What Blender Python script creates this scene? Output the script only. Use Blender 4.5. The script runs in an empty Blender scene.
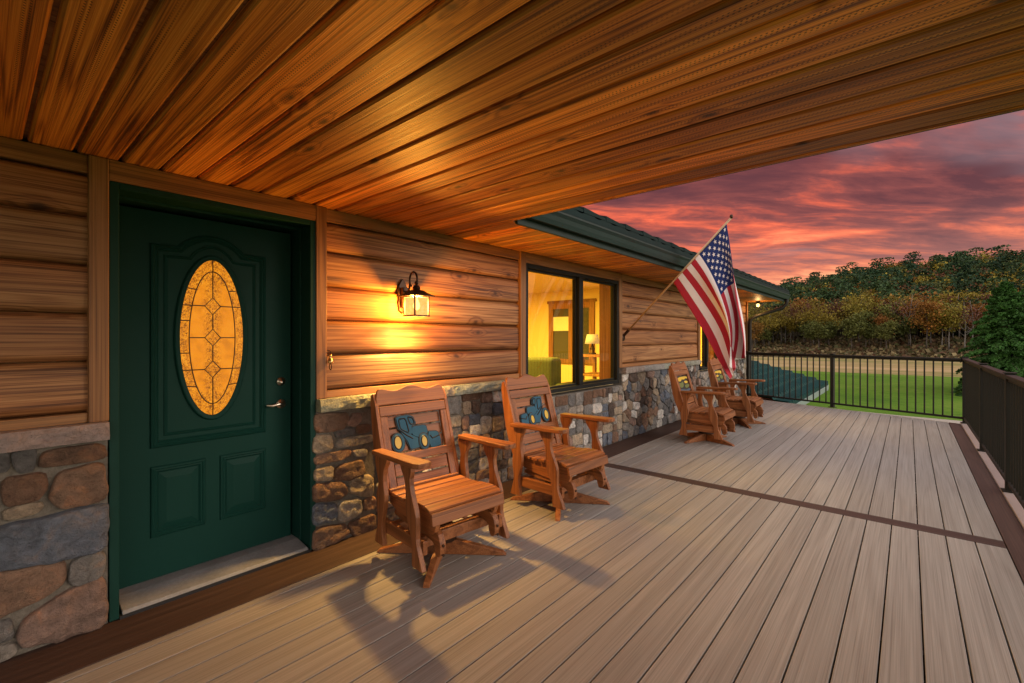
import bpy, bmesh, math, random
from mathutils import Vector, Matrix, noise as mnoise
import numpy as np

random.seed(7)
R = math.radians
SC = bpy.context.scene
COL = SC.collection
PI = math.pi

# ------------------------------------------------------------------ camera numbers (also used to place traced stones on the wall)
CAMX, CAMZ, FPX = 3.0, 1.396, 460.5
YAW = R(40.76)
CEIL = 2.273


def wall_at(px, py, X=0.04):
    """the point of the plane x = X that the photograph shows at a pixel -> (y, z)"""
    t = (px - 512) / FPX
    s, c = math.sin(YAW), math.cos(YAW)
    dx = X - CAMX
    y = dx * (-s * t - c) / (s - c * t)
    d = -s * dx + c * y
    return y, CAMZ - (py - 338) * d / FPX


# ------------------------------------------------------------------ mesh helpers
class MB:
    def __init__(self):
        self.v, self.f, self.m, self.c = [], [], [], []

    def add(self, vs, fs, mi=0, col=None):
        o = len(self.v)
        self.v += [tuple(p) for p in vs]
        for f in fs:
            self.f.append(tuple(o + i for i in f))
            self.m.append(mi)
            self.c.append(col)
        return self

    def box(self, x0, x1, y0, y1, z0, z1, mi=0, mat=None, col=None):
        vs = [(x, y, z) for z in (z0, z1) for y in (y0, y1) for x in (x0, x1)]
        if mat is not None:
            vs = [tuple(mat @ Vector(p)) for p in vs]
        return self.add(vs, [(0, 2, 3, 1), (4, 5, 7, 6), (0, 1, 5, 4), (2, 6, 7, 3), (0, 4, 6, 2), (1, 3, 7, 5)], mi, col)

    def prism(self, poly, fn, a, b, mi=0, col=None):
        """poly of 2D points extruded between depths a and b; fn(u, v, w) -> 3D"""
        n = len(poly)
        vs = [fn(u, v, a) for u, v in poly] + [fn(u, v, b) for u, v in poly]
        fs = [tuple(range(n))[::-1], tuple(range(n, 2 * n))]
        fs += [(i, (i + 1) % n, n + (i + 1) % n, n + i) for i in range(n)]
        return self.add(vs, fs, mi, col)

    def tube(self, pts, rad, n=8, mi=0, cap=True, col=None, up0=None):
        pts = [Vector(p) for p in pts]
        rads = rad if isinstance(rad, (list, tuple)) else [rad] * len(pts)
        vs, fs = [], []
        up = None
        for i, p in enumerate(pts):
            d = (pts[min(i + 1, len(pts) - 1)] - pts[max(i - 1, 0)]).normalized()
            if up0 is not None:
                up = Vector(up0)
            elif up is None:
                up = Vector((0, 0, 1)) if abs(d.z) < 0.9 else Vector((1, 0, 0))
            s = d.cross(up).normalized()
            up = s.cross(d).normalized()
            for k in range(n):
                a = 2 * PI * k / n
                vs.append(p + (s * math.cos(a) + up * math.sin(a)) * rads[i])
        for i in range(len(pts) - 1):
            for k in range(n):
                fs.append((i * n + k, i * n + (k + 1) % n, (i + 1) * n + (k + 1) % n, (i + 1) * n + k))
        if cap:
            fs.append(tuple(range(n))[::-1])
            fs.append(tuple((len(pts) - 1) * n + k for k in range(n)))
        return self.add(vs, fs, mi, col)

    def lathe(self, prof, c, n=16, axis='z', mi=0):
        """prof: (radius, height) pairs"""
        vs, fs = [], []
        for r, h in prof:
            for k in range(n):
                a = 2 * PI * k / n
                p = (r * math.cos(a), r * math.sin(a), h)
                if axis == 'x':
                    p = (h, r * math.cos(a), r * math.sin(a))
                vs.append((c[0] + p[0], c[1] + p[1], c[2] + p[2]))
        for i in range(len(prof) - 1):
            for k in range(n):
                fs.append((i * n + k, i * n + (k + 1) % n, (i + 1) * n + (k + 1) % n, (i + 1) * n + k))
        fs.append(tuple(range(n))[::-1])
        fs.append(tuple((len(prof) - 1) * n + k for k in range(n)))
        return self.add(vs, fs, mi)

    def build(self, name, mat, parent=None, bevel=0, smooth=False, fix=True, seg=2):
        me = bpy.data.meshes.new(name)
        me.from_pydata(self.v, [], self.f)
        for m in (mat if isinstance(mat, (list, tuple)) else [mat]):
            me.materials.append(m)
        if any(self.m):
            me.polygons.foreach_set('material_index', self.m)
        if any(c is not None for c in self.c):
            at = me.color_attributes.new('Col', 'FLOAT_COLOR', 'CORNER')
            out = []
            for f, c in zip(self.f, self.c):
                c = c or (1, 1, 1)
                out += [c[0], c[1], c[2], 1.0] * len(f)
            at.data.foreach_set('color', out)
        if fix:
            bm = bmesh.new()
            bm.from_mesh(me)
            bmesh.ops.recalc_face_normals(bm, faces=bm.faces)
            bm.to_mesh(me)
            bm.free()
        if smooth:
            me.polygons.foreach_set('use_smooth', [True] * len(me.polygons))
        me.update()
        o = bpy.data.objects.new(name, me)
        COL.objects.link(o)
        if parent is not None:
            o.parent = parent
        if bevel:
            b = o.modifiers.new('Bevel', 'BEVEL')
            b.width, b.segments, b.limit_method, b.angle_limit = bevel, seg, 'ANGLE', R(40)
            b.use_clamp_overlap = True
        return o


def tag(o, label=None, cat=None, group=None, kind=None):
    if label: o['label'] = label
    if cat: o['category'] = cat
    if group: o['group'] = group
    if kind: o['kind'] = kind
    return o


def thing(name, label, cat, loc=(0, 0, 0), rz=0, group=None):
    o = bpy.data.objects.new(name, None)
    o.empty_display_size = 0.1
    COL.objects.link(o)
    o.location = loc
    o.rotation_euler = (0, 0, rz)
    return tag(o, label, cat, group)


def copy_tree(o, parent=None):
    c = o.copy()
    COL.objects.link(c)
    if parent is not None:
        c.parent = parent
    for ch in [x for x in COL.objects if x.parent == o]:
        copy_tree(ch, c)
    return c


# ------------------------------------------------------------------ node helpers
class NT:
    def __init__(self, tree):
        self.t = tree
        self.n, self.l = tree.nodes, tree.links

    def node(self, typ, **kw):
        nd = self.n.new(typ)
        ins = kw.pop('ins', {})
        for k, v in kw.items():
            setattr(nd, k, v)
        for k, v in ins.items():
            self.put(nd.inputs[k], v)
        return nd

    def put(self, sock, v):
        if isinstance(v, bpy.types.NodeSocket):
            self.l.new(v, sock)
        else:
            sock.default_value = v

    def math(self, op, a, b=0.0, c=None, clamp=False):
        nd = self.n.new('ShaderNodeMath')
        nd.operation, nd.use_clamp = op, clamp
        self.put(nd.inputs[0], a)
        self.put(nd.inputs[1], b)
        if c is not None:
            self.put(nd.inputs[2], c)
        return nd.outputs[0]

    def vmath(self, op, a, b=(0, 0, 0)):
        nd = self.n.new('ShaderNodeVectorMath')
        nd.operation = op
        self.put(nd.inputs[0], a)
        self.put(nd.inputs[1], b)
        return nd.outputs['Value' if op in ('DOT_PRODUCT', 'LENGTH') else 'Vector']

    def scale(self, v, s):
        return self.vmath('MULTIPLY', v, s)

    def noise(self, vec, scale, detail=4, rough=0.55, dist=0.0):
        nd = self.node('ShaderNodeTexNoise', ins={'Vector': vec, 'Scale': scale, 'Detail': detail, 'Roughness': rough, 'Distortion': dist})
        return nd.outputs['Fac']

    def ramp(self, fac, stops, interp='LINEAR'):
        nd = self.n.new('ShaderNodeValToRGB')
        nd.color_ramp.interpolation = interp
        e = nd.color_ramp.elements
        while len(e) > 1:
            e.remove(e[-1])
        for i, (p, c) in enumerate(stops):
            el = e[0] if i == 0 else e.new(p)
            el.position = p
            el.color = (c[0], c[1], c[2], 1) if isinstance(c, (tuple, list)) else (c, c, c, 1)
        self.put(nd.inputs['Fac'], fac)
        return nd.outputs['Color']

    def mix(self, fac, a, b, mode='MIX'):
        nd = self.n.new('ShaderNodeMix')
        nd.data_type, nd.blend_type = 'RGBA', mode
        self.put(nd.inputs[0], fac)
        for s, v in ((nd.inputs[6], a), (nd.inputs[7], b)):
            self.put(s, (*v, 1) if isinstance(v, tuple) and len(v) == 3 else v)
        return nd.outputs[2]

    def smooth(self, v, a, b):
        nd = self.n.new('ShaderNodeMapRange')
        nd.interpolation_type = 'SMOOTHSTEP'
        self.put(nd.inputs['Value'], v)
        nd.inputs['From Min'].default_value, nd.inputs['From Max'].default_value = a, b
        return nd.outputs['Result']

    def sep(self, v):
        nd = self.node('ShaderNodeSeparateXYZ', ins={0: v})
        return nd.outputs[0], nd.outputs[1], nd.outputs[2]

    def comb(self, x, y, z):
        return self.node('ShaderNodeCombineXYZ', ins={0: x, 1: y, 2: z}).outputs[0]


def new_mat(name):
    m = bpy.data.materials.new(name)
    m.use_nodes = True
    T = NT(m.node_tree)
    b = T.n['Principled BSDF']
    return m, T, b


def bump(T, b, h, strength, dist=0.01):
    nd = T.node('ShaderNodeBump', ins={'Strength': strength, 'Distance': dist, 'Height': h})
    T.l.new(nd.outputs[0], b.inputs['Normal'])


def wood(name, stops, axis, rough=0.5, knots=0.0, fine=1.0, vary=0.35, bmp=0.25, perf=False, ring_k=9.0, spec=0.4, width=1.0, ring_amp=0.16, drift=0.0, dark=0.0):
    """procedural plank wood: grain runs along axis (0 x, 1 y, 2 z)"""
    m, T, b = new_mat(name)
    co = T.node('ShaderNodeTexCoord').outputs['Object']
    geo = T.node('ShaderNodeNewGeometry')
    oi = T.node('ShaderNodeObjectInfo')
    rnd = geo.outputs['Random Per Island']
    off = T.comb(T.math('MULTIPLY', rnd, 37.0), T.math('MULTIPLY', rnd, 71.3), T.math('ADD', T.math('MULTIPLY', rnd, 13.7), T.math('MULTIPLY', oi.outputs['Random'], 19.0)))
    p = T.vmath('ADD', co, off)

    def st(al, ac):
        s = [ac, ac, ac]
        s[axis] = al
        return T.scale(p, tuple(s))
    low = T.noise(st(0.22, 3.6 * width), 1.6, 2, 0.4, 0.15)
    if knots:
        px_, py_, pz_ = T.sep(p)
        ka, kb = (px_, py_) if axis == 0 else (py_, pz_)
        vo = T.node('ShaderNodeTexVoronoi', voronoi_dimensions='2D', ins={'Vector': T.comb(T.math('MULTIPLY', ka, 2.2), T.math('MULTIPLY', kb, 4.6), 0.0), 'Scale': 1.0, 'Randomness': 0.9})
        pick = T.math('GREATER_THAN', T.sep(vo.outputs['Color'])[0], 0.72)
        kd = T.math('ADD', vo.outputs['Distance'], T.math('MULTIPLY_ADD', T.noise(st(14, 26), 1.0, 3), 0.10, -0.05))
        kn = T.math('MULTIPLY', pick, T.math('SUBTRACT', 1.0, T.smooth(kd, 0.02, 0.095)))
        halo = T.math('MULTIPLY', pick, T.math('SUBTRACT', 1.0, T.smooth(kd, 0.04, 0.30)))
        low = T.math('ADD', low, T.math('MULTIPLY', halo, 0.13))
    ring = T.math('SINE', T.math('MULTIPLY', low, ring_k * 2 * PI))
    ring = T.math('POWER', T.math('MULTIPLY_ADD', ring, 0.5, 0.5), 2.2)
    fib = T.noise(st(1.3, 250 * fine), 1.0, 3, 0.6)
    mid = T.noise(st(0.5, 75 * fine), 1.0, 4, 0.6, 0.1)
    big = T.noise(st(0.5, 6.0), 1.0, 3, 0.5, 0.3)
    v = T.math('MULTIPLY_ADD', T.math('SUBTRACT', mid, 0.5), 0.62, 0.53)
    v = T.math('MULTIPLY_ADD', T.math('SUBTRACT', fib, 0.5), 0.75, v)
    v = T.math('MULTIPLY_ADD', T.math('SUBTRACT', big, 0.5), 0.22, v)
    v = T.math('SUBTRACT', v, T.math('MULTIPLY', ring, ring_amp))
    c = T.ramp(v, stops)
    if drift:
        hue = T.noise(st(0.25, 1.3), 1.0, 2)
        c = T.mix(T.math('MULTIPLY', T.smooth(hue, 0.40, 0.62), drift), c, T.mix(1.0, c, (1.05, 0.80, 0.62), 'MULTIPLY'))
    if dark:
        s1 = T.smooth(T.noise(st(0.5, 60 * fine), 1.0, 4, 0.65, 0.15), 0.54, 0.66)
        s2 = T.smooth(T.noise(st(0.6, 5.0), 1.0, 3, 0.6, 0.4), 0.44, 0.62)
        c = T.mix(T.math('MULTIPLY', T.math('MULTIPLY', s1, s2), dark), c, T.mix(1.0, c, (0.16, 0.10, 0.07), 'MULTIPLY'))
    if knots:
        ktone = T.math('MULTIPLY', kn, knots)
        c = T.mix(T.math('MULTIPLY', halo, 0.45), c, T.mix(1.0, c, (0.5, 0.36, 0.26), 'MULTIPLY'))
        c = T.mix(ktone, c, (0.03, 0.011, 0.005))
    br = T.math('MULTIPLY_ADD', rnd, vary * 2, 1.0 - vary)
    c = T.mix(1.0, c, T.comb(br, br, br), 'MULTIPLY')
    h = T.math('ADD', T.math('MULTIPLY', fib, 0.45), T.math('MULTIPLY', mid, 0.5))
    if perf:
        x, y, z = T.sep(co)
        f = T.math('FRACT', T.math('DIVIDE', T.math('SUBTRACT', y, 0.138 - 0.163 * 30), 0.163))
        band = T.math('ADD',
                      T.math('MULTIPLY', T.math('GREATER_THAN', f, 0.22), T.math('LESS_THAN', f, 0.36)),
                      T.math('MULTIPLY', T.math('GREATER_THAN', f, 0.60), T.math('LESS_THAN', f, 0.74)))
        gx = T.math('SUBTRACT', T.math('FRACT', T.math('ADD', T.math('DIVIDE', x, 0.0145), T.math('MULTIPLY', y, 31.0))), 0.5)
        gy = T.math('SUBTRACT', T.math('FRACT', T.math('DIVIDE', T.math('SUBTRACT', y, 0.138 - 0.163 * 30), 0.01141)), 0.5)
        r2 = T.math('ADD', T.math('MULTIPLY', gx, gx), T.math('MULTIPLY', gy, gy))
        dot = T.math('MULTIPLY', T.math('LESS_THAN', r2, 0.055), band)
        patch = T.smooth(T.noise(T.vmath('ADD', co, (3, 5, 1)), 0.9, 2), 0.36, 0.5)
        dot = T.math('MULTIPLY', dot, patch)
        c = T.mix(T.math('MULTIPLY', dot, 0.85), c, (0.02, 0.009, 0.004))
    T.l.new(c, b.inputs['Base Color'])
    rg = T.math('MULTIPLY_ADD', mid, 0.25, rough - 0.12)
    T.l.new(rg, b.inputs['Roughness'])
    b.inputs['Specular IOR Level'].default_value = spec
    bump(T, b, h, bmp, 0.004)
    return m


def paint(name, col, rough=0.4, metal=0.0, nz=0.12, bmp=0.05, scale=30.0, spec=0.5):
    m, T, b = new_mat(name)
    co = T.node('ShaderNodeTexCoord').outputs['Object']
    n = T.noise(co, scale, 5, 0.6)
    n2 = T.noise(co, scale * 0.07, 3)
    f = T.math('MULTIPLY_ADD', n, nz, T.math('MULTIPLY_ADD', n2, nz * 1.6, 1 - nz * 1.3))
    c = T.mix(1.0, col, T.comb(f, f, f), 'MULTIPLY')
    T.l.new(c, b.inputs['Base Color'])
    b.inputs['Roughness'].default_value = rough
    T.l.new(T.math('MULTIPLY_ADD', n2, 0.25, rough - 0.1), b.inputs['Roughness'])
    b.inputs['Metallic'].default_value = metal
    b.inputs['Specular IOR Level'].default_value = spec
    bump(T, b, n, bmp, 0.003)
    return m


# ------------------------------------------------------------------ materials
M = {}
M['ceiling'] = wood('cedar ceiling boards', [(0.25, (0.12, 0.036, 0.005)), (0.42, (0.43, 0.162, 0.022)), (0.55, (0.66, 0.290, 0.044)), (0.80, (0.82, 0.43, 0.09))], 0,
                    rough=0.46, knots=0.9, vary=0.42, bmp=0.6, perf=True, spec=0.45, width=1.6, ring_k=9, drift=0.7, dark=0.6)
M['log'] = wood('log siding', [(0.26, (0.065, 0.023, 0.007)), (0.42, (0.20, 0.083, 0.028)), (0.55, (0.32, 0.155, 0.058)), (0.78, (0.46, 0.265, 0.12))], 1,
                rough=0.6, knots=0.8, fine=0.8, vary=0.24, bmp=0.45, width=1.5, ring_k=10, ring_amp=0.12, drift=0.7, dark=0.75)
TRIM = [(0.2, (0.11, 0.045, 0.014)), (0.5, (0.31, 0.145, 0.048)), (0.82, (0.44, 0.235, 0.09))]
M['trim_y'] = wood('cedar trim lengthwise', TRIM, 1, rough=0.55, vary=0.15, bmp=0.35, dark=0.5, drift=0.4)
M['trim_z'] = wood('cedar trim upright', [(p_, tuple(q_ * .8 for q_ in c_)) for p_, c_ in TRIM], 2, rough=0.55, vary=0.15, bmp=0.35, dark=0.5, drift=0.4)
M['deck'] = wood('composite deck boards', [(0.24, (0.18, 0.157, 0.129)), (0.5, (0.275, 0.246, 0.209)), (0.78, (0.36, 0.328, 0.284))], 1, rough=0.62, fine=1.0, vary=0.09, bmp=0.5, ring_k=7, spec=0.3, ring_amp=0.07)
DARKB = [(0.2, (0.028, 0.015, 0.010)), (0.5, (0.060, 0.033, 0.024)), (0.82, (0.10, 0.058, 0.042))]
M['border'] = wood('dark composite border', DARKB, 1, rough=0.6, vary=0.1, bmp=0.45, spec=0.3, ring_amp=0.08)
M['divider'] = wood('dark composite divider', DARKB, 0, rough=0.6, vary=0.1, bmp=0.45, spec=0.3, ring_amp=0.08)
for ax, k in ((0, 'x'), (1, 'y'), (2, 'z')):
    M['chair_' + k] = wood('stained chair wood ' + k, [(0.2, (0.115, 0.037, 0.011)), (0.5, (0.265, 0.091, 0.027)), (0.8, (0.40, 0.165, 0.06))], ax, rough=0.5, fine=0.9, vary=0.16, bmp=0.3, spec=0.4, dark=0.35)
M['green'] = paint('dark green door paint', (0.0055, 0.037, 0.028), 0.5, nz=0.1, bmp=0.03, spec=0.10)
M['green_trim'] = paint('green frame paint', (0.0065, 0.036, 0.027), 0.5, spec=0.12)
M['fascia'] = paint('green fascia metal', (0.017, 0.036, 0.033), 0.5, nz=0.15, spec=0.25)
M['gutter'] = paint('pale green gutter', (0.20, 0.26, 0.24), 0.45, nz=0.15)
M['rooftile'] = paint('green metal roof tile', (0.009, 0.042, 0.038), 0.6, nz=0.6, scale=9, bmp=0.1, spec=0.08)
M['roofdark'] = paint('near black roof tile', (0.010, 0.022, 0.021), 0.7, nz=0.5, scale=9, bmp=0.1, spec=0.1)  # darker tile tone for the main roof
M['bronze'] = paint('dark bronze aluminium', (0.018, 0.0165, 0.0125), 0.55, nz=0.15, spec=0.2)
M['winframe'] = paint('dark window cladding', (0.008, 0.010, 0.009), 0.5, spec=0.2)
M['iron'] = paint('oil rubbed bronze', (0.045, 0.022, 0.012), 0.38, metal=0.7)
M['brass'] = paint('satin nickel', (0.62, 0.55, 0.44), 0.28, metal=1.0, nz=0.05)
M['gold'] = paint('brass bell', (0.75, 0.5, 0.2), 0.25, metal=1.0, nz=0.05)
M['pole'] = paint('varnished flag pole', (0.42, 0.26, 0.13), 0.4)
M['steel'] = paint('threshold aluminium', (0.22, 0.225, 0.23), 0.5, metal=0.0, nz=0.6, scale=70, bmp=0.6, spec=0.3)
M['black'] = paint('plain black', (0.008, 0.008, 0.008), 0.6)  # even near-black for the door backing, threshold lip and roof deck
M['edge'] = paint('deck edge cap', (0.34, 0.27, 0.24), 0.5)
M['drywall'] = paint('cream painted wall', (0.72, 0.58, 0.33), 0.8, nz=0.05)
M['sofa'] = paint('green sofa cloth', (0.045, 0.06, 0.022), 0.9, nz=0.4, scale=12)
M['shade'] = paint('white lamp shade', (0.8, 0.75, 0.65), 0.8)
M['floorwood'] = paint('interior floor', (0.25, 0.13, 0.06), 0.5)
M['dkglass'] = paint('dark inner glass', (0.05, 0.055, 0.05), 0.15)


def col_mat(name, rough=0.8, nscale=25.0, bmp=0.6, bdist=0.01, amount=0.5, fine=90.0, tint=(1.25, 0.95, 0.75)):
    m, T, b = new_mat(name)
    co = T.node('ShaderNodeTexCoord').outputs['Object']
    ca = T.node('ShaderNodeVertexColor', layer_name='Col').outputs['Color']
    n = T.noise(co, nscale, 7, 0.65, 0.6)
    n2 = T.noise(T.vmath('ADD', co, (5, 2, 9)), nscale * 0.28, 4, 0.6, 0.8)
    f = T.math('MULTIPLY_ADD', T.math('ADD', n, n2), amount * 1.6, 1 - amount * 1.6)
    c = T.mix(1.0, ca, T.comb(f, f, f), 'MULTIPLY')
    c = T.mix(T.smooth(n2, 0.55, 0.75), c, T.mix(1.0, c, tint, 'MULTIPLY'))
    T.l.new(c, b.inputs['Base Color'])
    b.inputs['Roughness'].default_value = rough
    n3 = T.noise(co, fine, 5, 0.7)
    c2 = T.mix(T.math('MULTIPLY', T.smooth(n3, 0.56, 0.70), 0.6), c, T.mix(1.0, c, (0.45, 0.42, 0.4), 'MULTIPLY'))
    T.l.new(c2, b.inputs['Base Color'])
    bump(T, b, T.math('ADD', n, T.math('MULTIPLY', n3, 0.45)), bmp, bdist)
    return m


M['stone'] = col_mat('fieldstone', 0.85, 27, 1.0, 0.04, 0.9, fine=120)
M['sill'] = col_mat('stone ledge', 0.85, 40, 1.0, 0.025, 0.6, tint=(0.95, 0.93, 0.88))


def mortar():
    m, T, b = new_mat('mortar')
    co = T.node('ShaderNodeTexCoord').outputs['Object']
    n = T.noise(co, 60, 6, 0.7)
    c = T.ramp(n, [(0.25, (0.09, 0.078, 0.06)), (0.75, (0.20, 0.175, 0.14))])
    T.l.new(c, b.inputs['Base Color'])
    b.inputs['Roughness'].default_value = 0.95
    bump(T, b, n, 0.8, 0.01)
    return m


M['mortar'] = mortar()


def glass(name, tint=(1, 1, 1), refl=0.9):
    m, T, b = new_mat(name)
    T.n.remove(b)
    out = T.n['Material Output']
    tr = T.node('ShaderNodeBsdfTransparent', ins={'Color': (*tint, 1)})
    gl = T.node('ShaderNodeBsdfGlossy', ins={'Color': (refl, refl, refl, 1), 'Roughness': 0.01})
    fc = T.node('ShaderNodeLayerWeight', ins={'Blend': 0.5}).outputs['Facing']
    f = T.math('MULTIPLY_ADD', T.math('POWER', fc, 5.0), 0.9, 0.075, clamp=True)
    mx = T.node('ShaderNodeMixShader', ins={0: f})
    T.l.new(tr.outputs[0], mx.inputs[1])
    T.l.new(gl.outputs[0], mx.inputs[2])
    T.l.new(mx.outputs[0], out.inputs[0])
    return m


M['glass'] = glass('window glass')


def emit_mat(name, col, strength, mixcol=None):
    m, T, b = new_mat(name)
    b.inputs['Base Color'].default_value = (*(mixcol or col), 1)
    b.inputs['Emission Color'].default_value = (*col, 1)
    b.inputs['Emission Strength'].default_value = strength
    return m


def bulb_mat():
    m, T, b = new_mat('glowing bulb')
    T.n.remove(b)
    tr = T.node('ShaderNodeBsdfTransparent')
    em = T.node('ShaderNodeEmission', ins={'Color': (1.0, 0.72, 0.3, 1), 'Strength': 6.0})
    mx = T.node('ShaderNodeMixShader', ins={0: 0.5})
    T.l.new(tr.outputs[0], mx.inputs[1])
    T.l.new(em.outputs[0], mx.inputs[2])
    T.l.new(mx.outputs[0], T.n['Material Output'].inputs[0])
    return m


M['bulb'] = bulb_mat()
M['dim_bulb'] = emit_mat('small warm bulb', (1.0, 0.62, 0.22), 1.6)
M['sofa_lamp'] = emit_mat('lit lamp shade', (1.0, 0.8, 0.4), 0.1, (0.5, 0.46, 0.36))


def lantern_glass():
    m, T, b = new_mat('seeded lantern glass')
    T.n.remove(b)
    out = T.n['Material Output']
    co = T.node('ShaderNodeTexCoord').outputs['Object']
    n = T.noise(co, 55, 4, 0.6)
    tr = T.node('ShaderNodeBsdfTransparent', ins={'Color': (0.9, 0.66, 0.3, 1)})
    em = T.node('ShaderNodeEmission')
    T.l.new(T.ramp(n, [(0.3, (1.0, 0.50, 0.10)), (0.7, (1.0, 0.70, 0.27))]), em.inputs['Color'])
    em.inputs['Strength'].default_value = 0.62
    mx = T.node('ShaderNodeMixShader', ins={0: 0.62})
    T.l.new(tr.outputs[0], mx.inputs[1])
    T.l.new(em.outputs[0], mx.inputs[2])
    T.l.new(mx.outputs[0], out.inputs[0])
    return m


M['lantern_glass'] = lantern_glass()


def art_glass():
    """textured amber door glass whose hall light is put in as its own glow"""
    m, T, b = new_mat('glowing textured door glass')
    co = T.node('ShaderNodeTexCoord').outputs['Object']
    x, y, z = T.sep(co)
    n = T.noise(co, 95, 4, 0.7, 1.2)
    n2 = T.noise(co, 14, 3, 0.5, 0.6)
    # frosted strip down the middle and in the rim, clear between them
    ax = T.math('ABSOLUTE', y)
    q = T.math('SQRT', T.math('ADD', T.math('POWER', T.math('DIVIDE', ax, 0.168), 2.0), T.math('POWER', T.math('DIVIDE', z, 0.468), 2.0)))
    rough_zone = T.math('MAXIMUM', T.math('SUBTRACT', 1.0, T.smooth(ax, 0.012, 0.06)), T.math('GREATER_THAN', q, 0.76))
    v = T.math('ADD', T.math('MULTIPLY', T.math('SUBTRACT', n, 0.5), T.math('MULTIPLY_ADD', rough_zone, 2.3, 0.15)), T.math('SUBTRACT', T.math('MULTIPLY_ADD', n2, 0.4, 0.35), T.math('MULTIPLY', rough_zone, 0.06)))
    c = T.ramp(v, [(0.15, (0.10, 0.028, 0.002)), (0.42, (0.58, 0.17, 0.003)), (0.56, (0.92, 0.285, 0.004)), (0.85, (1.0, 0.42, 0.02))])
    b.inputs['Base Color'].default_value = (0.05, 0.02, 0.004, 1)
    b.inputs['Specular IOR Level'].default_value = 0.2
    T.l.new(c, b.inputs['Emission Color'])
    b.inputs['Emission Strength'].default_value = 0.46  # the glass itself emits; no lamp stands behind the door
    b.inputs['Roughness'].default_value = 0.2
    bump(T, b, n, 0.5, 0.004)
    return m


M['art_glass'] = art_glass()


def leaf_mat(name, stops, rough=0.7, tr=0.3):
    m, T, b = new_mat(name)
    geo = T.node('ShaderNodeNewGeometry')
    oi = T.node('ShaderNodeObjectInfo')
    ca = T.node('ShaderNodeVertexColor', layer_name='Col').outputs['Color']
    f = T.math('ADD', T.math('MULTIPLY', geo.outputs['Random Per Island'], 0.35), T.math('MULTIPLY', oi.outputs['Random'], 0.65))
    c = T.mix(1.0, T.ramp(f, stops), ca, 'MULTIPLY')
    T.l.new(c, b.inputs['Base Color'])
    b.inputs['Roughness'].default_value = rough
    b.inputs['Specular IOR Level'].default_value = 0.15
    return m


M['leaf_orange'] = leaf_mat('orange autumn leaves', [(0.0, (0.16, 0.055, 0.012)), (0.5, (0.22, 0.09, 0.015)), (1.0, (0.20, 0.11, 0.02))])
M['leaf_yellow'] = leaf_mat('yellow autumn leaves', [(0.0, (0.19, 0.13, 0.018)), (0.5, (0.22, 0.16, 0.022)), (1.0, (0.15, 0.14, 0.02))])
M['leaf_rust'] = leaf_mat('rust red leaves', [(0.0, (0.10, 0.03, 0.018)), (0.5, (0.13, 0.05, 0.03)), (1.0, (0.11, 0.055, 0.035))])
M['leaf_olive'] = leaf_mat('olive leaves', [(0.0, (0.06, 0.072, 0.016)), (0.5, (0.095, 0.10, 0.022)), (1.0, (0.13, 0.115, 0.024))])
M['leaf_dark'] = leaf_mat('dark evergreen needles', [(0.0, (0.016, 0.036, 0.016)), (0.5, (0.022, 0.046, 0.02)), (1.0, (0.03, 0.055, 0.022))])
M['leaf_spruce'] = leaf_mat('spruce needles', [(0.0, (0.018, 0.056, 0.012)), (0.5, (0.034, 0.092, 0.018)), (1.0, (0.058, 0.13, 0.026))])
M['leaf_any'] = leaf_mat('woodland leaves', [(0.0, (0.75, 0.75, 0.75)), (1.0, (1.25, 1.25, 1.25))])
M['bark'] = paint('grey brown bark', (0.085, 0.065, 0.05), 0.9, nz=0.4, scale=3)
M['birch'] = paint('pale bark', (0.17, 0.15, 0.125), 0.9, nz=0.4, scale=2)


def ground_mat(name, stops, scale, rough=0.95, stripe=None):
    m, T, b = new_mat(name)
    co = T.node('ShaderNodeTexCoord').outputs['Object']
    n = T.noise(co, scale, 8, 0.7)
    n2 = T.noise(co, scale * 0.06, 4, 0.6)
    v = T.math('ADD', T.math('MULTIPLY', n, 0.5), T.math('MULTIPLY', n2, 0.5))
    if stripe:
        w = T.noise(T.scale(co, (0.012, 0.11, 0.1)), 1.0, 4, 0.6)
        v = T.math('ADD', T.math('MULTIPLY', v, 0.35), T.math('MULTIPLY', w, 0.65))
    c = T.ramp(v, stops)
    T.l.new(c, b.inputs['Base Color'])
    b.inputs['Roughness'].default_value = rough
    b.inputs['Specular IOR Level'].default_value = 0.1
    bump(T, b, n, 0.6, 0.2)
    return m


M['lawn'] = ground_mat('mown lawn', [(0.36, (0.055, 0.125, 0.010)), (0.5, (0.088, 0.178, 0.014)), (0.64, (0.14, 0.215, 0.028))], 2.2)
M['field'] = ground_mat('dry field', [(0.40, (0.11, 0.15, 0.03)), (0.48, (0.30, 0.22, 0.09)), (0.62, (0.42, 0.29, 0.14))], 1.5, stripe=True)
M['hill'] = ground_mat('brushy hillside', [(0.3, (0.05, 0.038, 0.02)), (0.55, (0.11, 0.078, 0.036)), (0.75, (0.17, 0.125, 0.055))], 0.8)
M['gravel'] = ground_mat('pale gravel', [(0.3, (0.28, 0.24, 0.18)), (0.7, (0.5, 0.45, 0.37))], 8.0)

# ================================================================== THE DECK (structure)
B0, B1 = 0.35, 3.495          # inner edges of the dark borders
FA, FB = (3.69, 10.46), (0.14, 11.75)   # corner and house end of the end railing


def fence_y(x):
    return FA[1] + (FA[0] - x) / (FA[0] - FB[0]) * (FB[1] - FA[1])


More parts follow.
